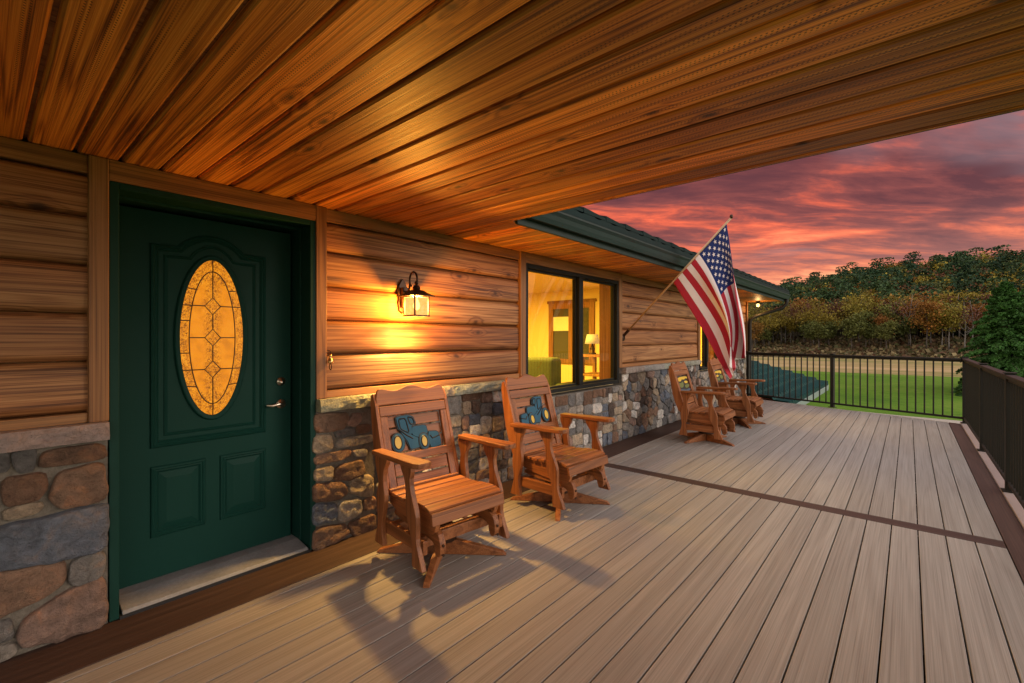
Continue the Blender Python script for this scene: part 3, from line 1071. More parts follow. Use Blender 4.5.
# --- eave: fascia, gutter, roof
fx = 0.746
MB().box(fx - 0.012, fx + 0.012, EDGE + 0.032, 12.66, CEIL - 0.012, CEIL + 0.16).build('fascia', M['fascia'], house, bevel=0.003)
gt = MB()
gp = [(fx + 0.013, CEIL + 0.045), (fx + 0.07, CEIL + 0.04), (fx + 0.085, CEIL + 0.075), (fx + 0.095, CEIL + 0.11), (fx + 0.115, CEIL + 0.135), (fx + 0.115, CEIL + 0.15), (fx + 0.105, CEIL + 0.15), (fx + 0.08, CEIL + 0.12), (fx + 0.065, CEIL + 0.055), (fx + 0.013, CEIL + 0.055)]
gt.prism(gp, lambda u, v, w: (u, w, v), EDGE + 0.034, 12.68)
gt.build('gutter', M['fascia'], house)


def tile_roof(mb, x_eave, z_eave, y0, y1, run, pitch, step=0.37, col=0.30, th=0.028, res=0.05):
    """pressed metal tiles: courses stepping down the slope, shallow pans along the course"""
    ns = int(run / step * 8)
    ny = int((y1 - y0) / res)
    vs, fs = [], []
    for i in range(ns + 1):
        s = run * i / ns
        f = (s / step) % 1.0
        lift = th * (1 - f) if i % 8 else th
        for j in range(ny + 1):
            y = y0 + (y1 - y0) * j / ny
            wv = 0.5 * th * math.cos(2 * PI * y / col)
            vs.append((x_eave - s, y, z_eave + s * pitch + lift + wv))
        if i % 8 == 7 and i < ns:     # the vertical nose of the next course
            pass
    W = ny + 1
    for i in range(ns):
        for j in range(ny):
            fs.append((i * W + j, i * W + j + 1, (i + 1) * W + j + 1, (i + 1) * W + j))
    # front drop
    o = len(vs)
    for j in range(ny + 1):
        vs.append((x_eave + 0.004, y0 + (y1 - y0) * j / ny, z_eave - 0.035))
    for j in range(ny):
        fs.append((j, o + j, o + j + 1, j + 1))
    mb.add(vs, fs)


rf = MB()
tile_roof(rf, fx + 0.075, CEIL + 0.205, EDGE + 0.03, 12.72, 2.6, 0.30, res=0.04)
roof = rf.build('roof', M['roofdark'], house, fix=False)
# lapped sheet ends standing up along the eave
lp = MB()
y = 2.7
k = 0
while y < 12.6:
    L = 0.40
    lp.prism([(y, 0.0), (y + L - 0.015, 0.0), (y + L - 0.015, 0.020), (y + L - .05, 0.026), (y, 0.048)], lambda u, v, w: (fx + 0.079 - w, u, CEIL + 0.232 + v + w * .3), 0.0, 0.3)
    y += L
lp.build('tile_nose', M['roofdark'], roof)
MB().box(RX, fx + .05, 12.64, 12.665, CEIL + 0.0, CEIL + 0.2).build('rake_board', M['fascia'], house)
MB().box(RX - .1, fx + 0.05, EDGE + .04, 12.64, CEIL + 0.165, CEIL + 0.2).build('roof_deck', M['black'], house)
ds = MB()
ds.tube([(fx + 0.06, 12.5, CEIL + 0.04), (fx + 0.06, 12.5, CEIL - 0.06), (fx - 0.02, 12.46, CEIL - 0.17), (0.2, 12.2, CEIL - 0.36), (0.105, 12.13, CEIL - 0.45), (0.1, 12.12, CEIL - 0.55), (0.1, 12.12, 1.0), (0.1, 12.12, -3.0)], 0.042, 10)
ds.build('downspout', M['bronze'], house, smooth=True)

# ================================================================== WALL LANTERN
lan = thing('wall_lantern', 'lit bronze wall lantern with seeded glass on the log wall by the door', 'lantern', (0.015, 2.15, 1.70))
a = MB()
a.prism([(0, -.115), (.032, -.095), (.042, -.03), (.034, .0), (.044, .05), (.036, .1), (.014, .14), (0, .155), (-.014, .14), (-.036, .1), (-.044, .05), (-.034, 0), (-.042, -.03), (-.032, -.095)], lambda u, v, w: (w, u, v), 0.0, 0.018)
a.box(0.0, 0.055, -0.028, 0.028, -0.07, 0.085)
a.build('backplate', M['iron'], lan, bevel=0.004)
a = MB()
LX = 0.185
arc = [(0.05, 0.0, 0.05), (0.085, 0, 0.055), (0.105, 0, 0.09)]
for q in range(13):
    t = PI - q * (PI * 1.05) / 12
    arc.append((0.148 + 0.046 * math.cos(t), 0, 0.135 + 0.06 * math.sin(t)))
arc.append((LX, 0, 0.10))
a.tube(arc, 0.0075, 8)
curl = [(0.105 + 0.022 * (1 - q / 14) * math.cos(q * .5), 0, 0.085 + 0.022 * (1 - q / 14) * math.sin(q * .5)) for q in range(14)]
a.tube(curl, 0.005, 6)
a.build('bracket_arm', M['iron'], lan, smooth=True)
a = MB()
hs = 0.064
zt, zb = 0.008, -0.135
a.lathe([(0.006, 0.125), (0.013, 0.115), (0.015, 0.105), (0.009, 0.095), (0.022, 0.088), (0.03, 0.07), (0.026, 0.06), (0.04, 0.048)], (LX, 0, 0), 14)
vs = [(LX + sx * .034, sy * .034, 0.055) for sx, sy in ((-1, -1), (1, -1), (1, 1), (-1, 1))] + [(LX + sx * .062, sy * .062, 0.033) for sx, sy in ((-1, -1), (1, -1), (1, 1), (-1, 1))] + \
     [(LX + sx * .098, sy * .098, 0.012) for sx, sy in ((-1, -1), (1, -1), (1, 1), (-1, 1))] + [(LX + sx * .098, sy * .098, 0.006) for sx, sy in ((-1, -1), (1, -1), (1, 1), (-1, 1))]
fs = [(0, 1, 2, 3), (15, 14, 13, 12)]
for r_ in range(3):
    for k in range(4):
        fs.append((r_ * 4 + k, r_ * 4 + (k + 1) % 4, r_ * 4 + 4 + (k + 1) % 4, r_ * 4 + 4 + k))
a.add(vs, fs)
a.build('lantern_roof', M['iron'], lan)
a = MB()
for sx in (-1, 1):
    for sy in (-1, 1):
        a.box(LX + sx * hs - .005, LX + sx * hs + .005, sy * hs - .005, sy * hs + .005, zb, zt - .003)
for z in (zb - 0.008, zt - 0.008):
    a.box(LX - hs - .007, LX + hs + .007, -hs - .007, -hs + .004, z, z + 0.01)
    a.box(LX - hs - .007, LX + hs + .007, hs - .004, hs + .007, z, z + 0.01)
    a.box(LX - hs - .007, LX - hs + .004, -hs + .0045, hs - .0045, z, z + 0.01)
    a.box(LX + hs - .004, LX + hs + .007, -hs + .0045, hs - .0045, z, z + 0.01)
a.build('lantern_cage', M['iron'], lan)
for sx, sy in ((-1, 0), (1, 0), (0, -1), (0, 1)):
    a = MB()
    if sx:
        a.add([(LX + sx * hs, -hs + .005, zb), (LX + sx * hs, hs - .005, zb), (LX + sx * hs, hs - .005, zt - .01), (LX + sx * hs, -hs + .005, zt - .01)], [(0, 1, 2, 3)])
    else:
        a.add([(LX - hs + .005, sy * hs, zb), (LX + hs - .005, sy * hs, zb), (LX + hs - .005, sy * hs, zt - .01), (LX - hs + .005, sy * hs, zt - .01)], [(0, 1, 2, 3)])
    a.build('lantern_pane', M['lantern_glass'], lan)
a = MB()
a.lathe([(0.008, 0.0), (0.009, -0.02), (0.02, -0.045), (0.026, -0.065), (0.022, -0.085), (0.01, -0.098), (0.001, -0.1)], (LX, 0, 0.005), 14)
a.build('bulb', M['bulb'], lan, smooth=True)

bell = thing('doorbell', 'small brass pull bell hanging on the cedar casing between the door and the lantern', 'doorbell', (0.043, 1.548, 1.26))
a = MB()
a.lathe([(0.004, 0.03), (0.010, 0.022), (0.012, 0.012), (0.006, 0.006), (0.014, -0.004), (0.018, -0.02), (0.020, -0.03), (0.012, -0.034)], (0.012, 0.0, 0.0), 12)
a.build('bell_cup', M['gold'], bell, smooth=True)
a = MB()
a.tube([(-0.026, 0, 0.05), (0.012, 0, 0.052), (0.012, 0, 0.028)], 0.003, 6)
a.build('bell_hook', M['iron'], bell, smooth=True)
a = MB()
a.tube([(0.012 + 0.014 * math.cos(t), 0.0, -0.055 + 0.022 * math.sin(t)) for t in [k * PI / 6 + PI / 2 for k in range(13)]], 0.0035, 6)
a.build('pull_ring', M['iron'], bell, smooth=True)

el = thing('eave_light', 'small glowing bulb lamp hanging under the far eave corner', 'lamp', (0.28, 12.12, CEIL))
MB().lathe([(0.05, 0.0), (0.05, -0.02), (0.03, -0.035), (0.03, -0.06)], (0, 0, 0), 14).build('lamp_socket', M['iron'], el, smooth=True)
MB().lathe([(0.02, -0.06), (0.034, -0.08), (0.038, -0.10), (0.028, -0.125), (0.002, -0.135)], (0, 0, 0), 14).build('lamp_globe', M['dim_bulb'], el, smooth=True)

# ================================================================== ROOM FURNITURE seen through the big window
sf = thing('sofa', 'green upholstered sofa seen through the big window', 'sofa', (-1.9, 6.2, 0))
MB().box(-.85, .75, -0.15, 0.75, 0.12, 0.48).build('sofa_seat', M['sofa'], sf, bevel=0.05, seg=4)
MB().box(-.85, .75, -0.42, -0.15, 0.12, 1.09).build('sofa_back', M['sofa'], sf, bevel=0.07, seg=4)
for x0 in (-1.06, .755):
    MB().box(x0, x0 + .2, -0.42, 0.75, 0.1, 0.7).build('sofa_arm', M['sofa'], sf, bevel=0.06, seg=4)
st = thing('side_stand', 'open wooden stand with shelves beside the green sofa indoors', 'stand', (-1.15, 7.3, 0))
for z in (0.25, 0.72, 1.06):
    MB().box(-.33, .33, -.25, .25, z, z + .04).build('shelf', M['trim_y'], st, bevel=0.004)
for sx in (-1, 1):
    for sy in (-1, 1):
        MB().box(sx * .29 - .03, sx * .29 + .03, sy * .21 - .03, sy * .21 + .03, 0.0, 1.058).build('leg', M['trim_z'], st, bevel=0.004)
tl = thing('table_lamp', 'small table lamp with white shade on the wooden stand indoors', 'lamp', (-1.36, 7.3, 1.102))
MB().lathe([(0.07, 0), (0.07, 0.02), (0.03, 0.04), (0.05, 0.1), (0.02, 0.16), (0.012, 0.2)], (0, 0, 0), 14).build('lamp_base', M['iron'], tl, smooth=True)
MB().lathe([(0.14, 0.19), (0.10, 0.36)], (0, 0, 0), 18).build('lamp_shade', M['sofa_lamp'], tl, smooth=True)

# ================================================================== GLIDER CHAIRS
M['emb_dark'] = paint('emblem outline', (0.006, 0.008, 0.009), 0.5)
M['emb_teal'] = paint('teal painted plaque', (0.020, 0.095, 0.150), 0.5, nz=0.3, spec=0.2)
M['emb_yellow'] = paint('yellow paint', (0.62, 0.40, 0.03), 0.45)
M['emb_olive'] = paint('olive paint', (0.12, 0.14, 0.03), 0.5, nz=0.3)
M['emb_blue'] = paint('slate blue paint', (0.05, 0.09, 0.13), 0.5, nz=0.3)

TILT = R(17)
BX, BZ = -0.20, 0.385     # foot of the back


def back_pt(y, s, w):
    """y across, s up along the back, w out of its face"""
    s *= 1.09
    return (BX - s * math.sin(TILT) + w * math.cos(TILT), y, BZ + s * math.cos(TILT) + w * math.sin(TILT))


def smooth_poly(P, it=2):
    P = [Vector(p) for p in P]
    for _ in range(it):
        Q = []
        for i in range(len(P)):
            a_, b_ = P[i], P[(i + 1) % len(P)]
            Q += [a_ * 0.75 + b_ * 0.25, a_ * 0.25 + b_ * 0.75]
        P = Q
    return [tuple(p) for p in P]


def wavy_leg(top, bot, wt, side):
    """upright board with a waist, in the x-z plane"""
    L, Rr = [], []
    for k in range(15):
        t = k / 14
        x = top[0] + (bot[0] - top[0]) * t
        z = top[1] + (bot[1] - top[1]) * t
        w = wt * (1.0 - 0.0 * t) + 0.014 * math.cos(t * 12.0 + 0.4) + (0.012 if t < 0.08 else 0)
        L.append((x - w, z))
        Rr.append((x + w, z))
    return L + Rr[::-1]


def glider(kind, mirror=False):
    root = thing('glider_chair', 'chair', 'chair')
    cx_, cy_, cz_ = M['chair_x'], M['chair_y'], M['chair_z']
    HW = 0.272
    # seat slats running across, with a rolled front
    s = MB()
    prof = [(-0.205, 0.392, 0.10), (-0.128, 0.378, 0.03), (-0.051, 0.375, 0.0), (0.026, 0.379, -0.04), (0.103, 0.388, -0.08), (0.180, 0.393, 0.02), (0.250, 0.384, 0.28)]
    for px, pz, an in prof:
        mt = Matrix.Translation((px, 0, pz + 0.03)) @ Matrix.Rotation(an, 4, 'Y')
        s.box(-0.0315, 0.0315, -HW, HW, -0.011, 0.011, mat=mt)
    mt = Matrix.Translation((0.297, 0, 0.368)) @ Matrix.Rotation(R(80), 4, 'Y')
    s.box(-0.035, 0.035, -HW, HW, -0.011, 0.011, mat=mt)
    seat = s.build('seat', cy_, root, bevel=0.004)
    for sy in (-1, 1):
        p = smooth_poly([(-0.24, 0.30), (0.20, 0.255), (0.27, 0.27), (0.295, 0.33), (0.285, 0.385), (0.22, 0.40), (0.15, 0.406), (0.03, 0.390), (-0.05, 0.388), (-0.15, 0.396), (-0.24, 0.40)], 1)
        sr = MB()
        sr.prism(p, lambda u, v, w: (u, w, v), sy * (HW - 0.05) - 0.016, sy * (HW - 0.05) + 0.016)
        sr.build('seat_rail', cx_, seat, bevel=0.003)
    # back
    b = MB()
    top = []
    for k in range(41):
        y = -0.275 + 0.55 * k / 40
        q = abs(y) / 0.275
        z = 0.618 + 0.013 * math.cos(y * 2 * PI / 0.25) + 0.016 * (1 - q * q) - 0.05 * max(0, (q - 0.88) / 0.12) ** 2
        top.append((y, z))
    crest = [(-0.275, 0.53), (0.275, 0.53)] + top[::-1]
    b.prism(crest, back_pt, 0.0, 0.026)
    back = b.build('backrest', cy_, root, bevel=0.005)
    r_ = MB()
    r_.prism([(-0.262, 0.462), (0.262, 0.462), (0.262, 0.524), (-0.262, 0.524)], back_pt, 0.0, 0.026)
    r_.prism([(-0.262, 0.175), (0.262, 0.175), (0.262, 0.225), (-0.262, 0.225)], back_pt, 0.0, 0.026)
    r_.build('back_rail', cy_, back, bevel=0.004)
    sl = MB()
    for z0, z1 in ((0.02, 0.087), (0.097, 0.167)):
        sl.prism([(-0.205, z0), (0.205, z0), (0.205, z1), (-0.205, z1)], back_pt, -0.004, 0.018)
    for z0, z1 in ((0.235, 0.305), (0.315, 0.380), (0.390, 0.455)):
        sl.prism([(-0.212, z0), (0.212, z0), (0.212, z1), (-0.212, z1)], back_pt, -0.022, -0.002)
    sl.build('back_slat', cy_, back, bevel=0.003)
    for sy in (-1, 1):
        st_ = MB()
        st_.prism([(sy * 0.263, 0.0), (sy * 0.263, 0.46), (sy * 0.212, 0.46), (sy * 0.212, 0.0)], back_pt, 0.0005, 0.0255)
        st_.build('stile', cz_, back, bevel=0.003)
        # deep side board behind the stile
        sd = MB()
        a_, c_ = sorted((sy * 0.264, sy * 0.289))
        pts = smooth_poly([(0.0, -0.06), (0.20, -0.085), (0.42, -0.06), (0.60, -0.03), (0.61, 0.027), (0.3, 0.027), (0.0, 0.03)], 1)
        sd.prism(pts, lambda u, v, w: back_pt(w, u, v), a_, c_)
        sd.build('back_side', cz_, back, bevel=0.003)
    # arms
    for sy in (-1, 1):
        p = [(-0.225, -0.045), (-0.10, -0.05), (0.15, -0.055), (0.285, -0.056), (0.318, -0.04), (0.325, -0.01), (0.325, 0.02), (0.31, 0.05), (0.28, 0.056), (0.1, 0.046), (-0.1, 0.035), (-0.225, 0.03)]
        ar = MB()
        ar.prism(p, lambda u, v, w: (u, sy * (0.328 - v), w + (u + .2) * 0.03), 0.662, 0.692)
        ar.build('arm', cx_, root, bevel=0.006, seg=3)
        for tp, bt, wd in (((0.115, 0.668), (0.245, 0.095), 0.040), ((-0.165, 0.660), (-0.205, 0.095), 0.040)):
            lg = MB()
            lg.prism(wavy_leg(tp, bt, wd, sy), lambda u, v, w: (u, w, v), sy * 0.318 - 0.016, sy * 0.318 + 0.016)
            lg.build('leg', cz_, root, bevel=0.004)
    # lower carriage: side rails and stretchers between the legs
    c = MB()
    for sy in (-1, 1):
        y0, y1 = sorted((sy * 0.301, sy * 0.271))
        c.box(-0.22, 0.26, y0, y1, 0.165, 0.245)
    c.box(-0.16, -0.10, -0.2705, 0.2705, 0.165, 0.235)
    c.box(0.12, 0.18, -0.2705, 0.2705, 0.165, 0.235)
    c.build('carriage', cx_, root, bevel=0.004)
    for sy in (-1, 1):
        p = smooth_poly([(-0.20, 0.245), (-0.20, 0.30), (0.10, 0.285), (0.22, 0.30), (0.285, 0.285), (0.315, 0.24), (0.318, 0.175), (0.30, 0.145), (0.27, 0.145), (0.255, 0.18), (0.25, 0.215), (0.18, 0.23)], 1)
        g = MB()
        g.prism(p, lambda u, v, w: (u, w, v), sy * 0.205 - 0.02, sy * 0.205 + 0.02)
        g.build('glide_bracket', cx_, root, bevel=0.004)
        for q in (0.16, 0.215):
            MB().lathe([(0.008, 0.0), (0.008, 0.005), (0.0, 0.007)], (0.318, sy * 0.205, q), 8, 'x').build('bolt', M['iron'], root)
    # swivel post and four-armed foot
    MB().lathe([(0.10, 0.10), (0.10, 0.13), (0.045, 0.135), (0.045, 0.16), (0.12, 0.1645)], (0.0, 0, 0), 20).build('swivel', M['iron'], root, smooth=False)
    return root


def foot(root, ang):
    f = MB()
    for k in range(4):
        A = ang + R(45) + k * PI / 2
        prof = [(0.0 if k < 2 else 0.022, 0.0), (0.0 if k < 2 else 0.022, 0.1), (0.10, 0.095), (0.40, 0.022), (0.425, 0.0)]
        ca, sa = math.cos(A), math.sin(A)
        f.prism(prof, lambda u, v, w: (u * ca - w * sa, u * sa + w * ca, v + 0.001), -0.02, 0.02)
    return f.build('swivel_foot', M['chair_x'], root, bevel=0.004)


def plaque_tractor(root, mirror):
    """cut-out tractor plaque on the slats: dark backing, teal pieces, yellow hubs"""
    back = [o for o in root.children if o.name.split('.')[0] == 'backrest'][0]
    sx = -1 if mirror else 1

    def fn(u, v, w):
        return back_pt(sx * (u * 1.08 - .005), 0.226 + v * 1.06, w)

    def grow(P, g):
        c = sum((Vector(p) for p in P), Vector((0, 0))) / len(P)
        return [tuple(Vector(p) + (Vector(p) - c).normalized() * g) for p in P]

    def ell(cx, cy, a_, b_, n=22):
        return [(cx + a_ * math.cos(2 * PI * k / n), cy + b_ * math.sin(2 * PI * k / n)) for k in range(n)]
    def q(P):
        return [((zx - 400) / 590 * 0.345, (625 - zy - 0.15 * (zx - 100)) / 480 * 0.222 + 0.004) for zx, zy in P]

    def sm1(P):
        Q = []
        for i in range(len(P)):
            a_, b_ = Vector(P[i]), Vector(P[(i + 1) % len(P)])
            Q += [tuple(a_ * .85 + b_ * .15), tuple(a_ * .15 + b_ * .85)]
        return Q
    cab = q([(178, 168), (330, 138), (385, 165), (408, 245), (350, 272), (345, 392), (200, 332), (186, 250)])
    hood = q([(352, 288), (530, 265), (542, 370), (450, 388), (420, 430), (345, 392)])
    body = q([(196, 330), (345, 396), (422, 440), (432, 545), (300, 575), (282, 480), (236, 400)])
    nose = q([(556, 352), (668, 350), (690, 430), (690, 525), (565, 572), (530, 470), (545, 390)])
    teal = [cab, hood, body, nose]
    win = q([(206, 192), (288, 180), (312, 372), (212, 318)])
    win2 = q([(316, 162), (376, 172), (394, 244), (340, 262)])
    RW, FW = q([(165, 488)])[0], q([(475, 478)])[0]
    bk = MB()
    for P in teal:
        bk.prism(grow(sm1(P), 0.0075), fn, -0.0015, 0.010)
    bk.prism(ell(*RW, .048, .058), fn, -0.0012, 0.016)
    bk.prism(ell(*FW, .040, .054), fn, -0.0008, 0.020)
    bo = bk.build('tractor_plaque', M['emb_dark'], back)
    tp = MB()
    for P in teal:
        tp.prism(sm1(P), fn, 0.010, 0.0155)
    tp.prism(ell(*RW, .041, .051), fn, 0.016, 0.0195)
    tp.prism(ell(*FW, .034, .047), fn, 0.020, 0.0235)
    tp.build('tractor_body', M['emb_teal'], bo)
    def line(P, w, r=0.0050):
        ol = MB()
        ol.tube([fn(u, v, w) for u, v in P], r, 5, up0=tuple(back_pt(0, 0, 1)[i] - back_pt(0, 0, 0)[i] for i in range(3)))
        ol.build('outline', M['emb_dark'], bo)
    for P in (win, win2):
        Q = sm1(P)
        line(Q + [Q[0]], 0.0158)
    line(q([(196, 330), (280, 400), (345, 440)]), 0.0158)
    line(q([(565, 400), (590, 440), (685, 400)]), 0.0158)
    line(ell(RW[0] - .004, RW[1], .026, .038) + [ell(RW[0] - .004, RW[1], .026, .038)[0]], 0.0198)
    line(ell(*FW, .022, .032) + [ell(*FW, .022, .032)[0]], 0.0238)
    yl = MB()
    yl.prism(ell(RW[0] - .004, RW[1], .024, .036), fn, 0.0196, 0.0215)
    yl.build('wheel_hub', M['emb_yellow'], bo)
    yl = MB()
    yl.prism(ell(*FW, .020, .030), fn, 0.0236, 0.0256)
    yl.build('wheel_hub', M['emb_yellow'], bo)


def plaque_scene(root, flip):
    back = [o for o in root.children if o.name.split('.')[0] == 'backrest'][0]
    sx = -1 if flip else 1

    def fn(u, v, w):
        return back_pt(sx * u * .88, 0.232 + v, w)
    bk = MB()
    bk.prism([(-.205, .0), (.205, .0), (.205, .222), (-.205, .222)], fn, -0.0015, 0.009)
    bo = bk.build('scenic_plaque', M['emb_dark'], back)
    y = MB()
    y.prism(smooth_poly([(-.22, .21), (-.22, .165), (-.12, .15), (-.05, .18), (.05, .165), (.14, .185), (.22, .17), (.22, .21)], 1), fn, .009, .014)
    y.prism(smooth_poly([(.02, .14), (.10, .155), (.2, .14), (.18, .12), (.08, .115)], 1), fn, .009, .014)
    y.build('yellow_field', M['emb_yellow'], bo)
    g = MB()
    g.prism(smooth_poly([(-.22, .14), (-.12, .13), (-.02, .155), (-.02, .10), (-.1, .07), (-.22, .08)], 1), fn, .009, .014)
    g.prism(smooth_poly([(.0, .10), (.1, .1), (.22, .11), (.22, .07), (.08, .055), (.02, .06)], 1), fn, .009, .014)
    g.build('olive_hill', M['emb_olive'], bo)
    b = MB()
    b.prism(smooth_poly([(-.22, .06), (-.08, .05), (.05, .035), (.22, .05), (.22, .015), (-.22, .015)], 1), fn, .009, .014)
    b.build('blue_water', M['emb_blue'], bo)


proto = glider('plain')
chairs = [
    (0.70, 1.965, -6, -7, 't', False, 'wooden glider chair with teal tractor cut-out in its back, standing close to the green door'),
    (0.745, 3.235, -3, -12, 't', True, 'wooden glider chair with teal tractor cut-out, below the big lit window'),
    (0.90, 6.50, 2, 25, 's', False, 'wooden glider chair with yellow and olive plaque, standing past the flag pole bracket'),
    (0.90, 8.10, 2, -8, 's', True, 'wooden glider chair with painted plaque, close to the end railing, beneath the flag'),
]
roots = [proto] + [copy_tree(proto) for _ in chairs[1:]]
for rt, (cx, cy, rz, fa, kd, mir, lb) in zip(roots, chairs):
    rt.location = (cx, cy, 0)
    rt.rotation_euler = (0, 0, R(rz))
    tag(rt, lb, 'chair', 'glider chairs along the log wall')
    foot(rt, R(fa - rz))
    (plaque_tractor if kd == 't' else plaque_scene)(rt, mir)

# ================================================================== RAILINGS


def railing(name, label, A, B, posts, post_top=1.075, first_last=True):
    A, B = Vector((A[0], A[1], 0)), Vector((B[0], B[1], 0))
    L = (B - A).length
    rz = math.atan2(B.y - A.y, B.x - A.x)
    root = thing(name, label, 'railing', A, rz)
    m = M['bronze']
    MB().box(0.0, L, -0.036, 0.036, 1.032, 1.066).build('top_rail', m, root, bevel=0.006)
    MB().box(0.0, L, -0.016, 0.016, 1.005, 1.0315).build('sub_rail', m, root, bevel=0.002)
    MB().box(0.0, L, -0.02, 0.02, 0.075, 0.108).build('bottom_rail', m, root, bevel=0.003)
    ps = [q * L for q in posts]
    for q in ps:
        p = MB()
        p.box(q - 0.031, q + 0.031, -0.031, 0.031, 0.013, post_top)
        p.box(q - 0.042, q + 0.042, -0.042, 0.042, post_top, post_top + 0.012)
        p.box(q - 0.055, q + 0.055, -0.055, 0.055, 0.0125, 0.024)
        p.build('post', m, root, bevel=0.003)
    ends = sorted(set([0.0] + ps + [L]))
    n_all = 0
    proto_b = None
    for a_, b_ in zip(ends[:-1], ends[1:]):
        span = b_ - a_
        n = max(1, round(span / 0.122)) - 1
        for k in range(n):
            if n_all >= 98:
                break
            xk = a_ + span * (k + 1) / (n + 1)
            if proto_b is None:
                proto_b = MB().box(-0.0095, 0.0095, -0.0095, 0.0095, 0.108, 1.006).build('baluster', m, root, bevel=0.002, seg=1)
                o = proto_b
            else:
                o = proto_b.copy()
                COL.objects.link(o)
                o.parent = root
            o.location = (xk, 0, 0)
            n_all += 1
    return root


railing('deck_railing', 'dark bronze railing closing the far end of the deck before the lawn', (FA[0] - 0.035, FA[1] + 0.0127), FB, [0.515, 0.995])
LS = 12.4
railing('deck_railing', 'dark bronze railing along the open long side of the deck beside the dark edge board', (3.69, FA[1]), (3.69, FA[1] - LS), [0.0, 2.42 / LS, 4.39 / LS, 6.4 / LS, 8.4 / LS, 10.4 / LS, 12.36 / LS])

# ================================================================== FLAG
fp = thing('flag_pole', 'slanting wooden flag pole fixed to the log wall beside the big window', 'flag pole', (0.0, 5.80, 1.40))
PD = Vector((1.0, 0, 1.0)).normalized()
PL = 2.0
tp = MB()
tp.tube([Vector((0.03, 0, 0.03)), PD * PL], 0.0125, 10)
tp.build('pole', M['pole'], fp, smooth=True)
bk = MB()
bk.lathe([(0.045, 0.018), (0.045, 0.03), (0.03, 0.034)], (0, 0, 0), 14, 'x')
bk.tube([PD * 0.03, PD * 0.15], 0.02, 12)
bk.build('pole_bracket', M['iron'], fp)
MB().lathe([(0.012, -0.01), (0.016, 0.0), (0.02, 0.015), (0.016, 0.032), (0.0, 0.04)], tuple(PD * PL), 12).build('finial', M['iron'], fp, smooth=True)

M['red'] = paint('red flag cloth', (0.38, 0.012, 0.028), 0.85, nz=0.08, scale=120, bmp=0.15)
M['white'] = paint('white flag cloth', (0.72, 0.66, 0.64), 0.85, nz=0.08, scale=120, bmp=0.15)
M['blue'] = paint('blue flag cloth', (0.008, 0.022, 0.12), 0.9, nz=0.08, scale=120, bmp=0.15)
# how the cloth hangs in the vertical plane of the pole: (x, z) at hoist fraction s and fly fraction t;
# square to the pole near the hoist, then falling plumb and gathering towards the fly end
HANG = {(0, 0): (1.360, 2.765), (0, 1): (1.452, 2.105), (0, 2): (1.560, 1.205),
        (1, 0): (1.040, 2.430), (1, 1): (1.330, 1.880), (1, 2): (1.440, 1.080),
        (2, 0): (0.715, 2.120), (2, 1): (1.045, 1.585), (2, 2): (1.430, 0.930)}


def quad(a, b_, c, m, t):
    """curve through a at 0, b at m and c at 1"""
    return a * ((t - m) * (t - 1)) / m + b_ * (t * (t - 1)) / (m * (m - 1)) + c * (t * (t - m)) / (1 - m)


def flag_pt(s, t):
    """s down the hoist (0 tip .. 1), t along the fly"""
    xz = []
    for k in (0, 1):
        rows = [quad(HANG[(r, 0)][k], HANG[(r, 1)][k], HANG[(r, 2)][k], 0.42, t) for r in range(3)]
        xz.append(quad(rows[0], rows[1], rows[2], 0.54, s))
    P = Vector((xz[0], 5.80, xz[1]))
    amp = 0.12 * min(1, t * 1.6) ** 1.1
    ph = s * 10.5 - 1.2 + 0.4 * t
    P.y += amp * math.sin(ph) + 0.035 * t * math.sin(s * 24 + 1.7 + t * 2.0)
    P.x += 0.03 * t * math.sin(ph + 1.5) + 0.012 * math.sin(t * 9 + s * 4) * t
    P.z += 0.02 * t * math.cos(s * 15 + 1.0)
    return P


NS, NF = 13 * 5, 75
CF = 30
vs = [flag_pt(i / NS, j / NF) for i in range(NS + 1) for j in range(NF + 1)]
fm = MB()
fs, ms = [], []
for i in range(NS):
    for j in range(NF):
        stp = i // 5
        mi = 2 if (stp < 7 and j < CF) else (0 if stp % 2 == 0 else 1)
        fs.append((i * (NF + 1) + j, i * (NF + 1) + j + 1, (i + 1) * (NF + 1) + j + 1, (i + 1) * (NF + 1) + j))
        ms.append(mi)
fm.v, fm.f, fm.m, fm.c = [tuple(v) for v in vs], fs, ms, [None] * len(fs)
flag = fm.build('flag', [M['red'], M['white'], M['blue']], None, smooth=True, fix=False)
so = flag.modifiers.new('Solidify', 'SOLIDIFY')
so.thickness, so.offset = 0.0016, 0
tag(flag, 'american flag with stars and stripes hanging folded from the slanting wooden pole', 'flag')
sm_ = MB()
for r_ in range(9):
    cols = [k * 2 + 1 for k in range(6)] if r_ % 2 == 0 else [k * 2 + 2 for k in range(5)]
    for c_ in cols:
        s0 = (r_ + 1) / 10 * 7 / 13
        t0 = c_ / 12 * CF / NF
        for sgn in (-1, 1):
            pts = []
            nrm = (flag_pt(s0 + .01, t0) - flag_pt(s0 - .01, t0)).cross(flag_pt(s0, t0 + .01) - flag_pt(s0, t0 - .01)).normalized() * (0.0028 * sgn)
            for k in range(10):
                rad = 0.0275 if k % 2 == 0 else 0.0110
                an = k * PI / 5
                pts.append(flag_pt(s0 - rad * math.cos(an) / 0.91, t0 + rad * math.sin(an) / 1.45) + nrm)
            c0 = flag_pt(s0, t0) + nrm
            sm_.add([c0] + pts, [(0, k + 1, (k + 1) % 10 + 1) for k in range(10)])
sm_.build('stars', M['white'], flag, fix=False)

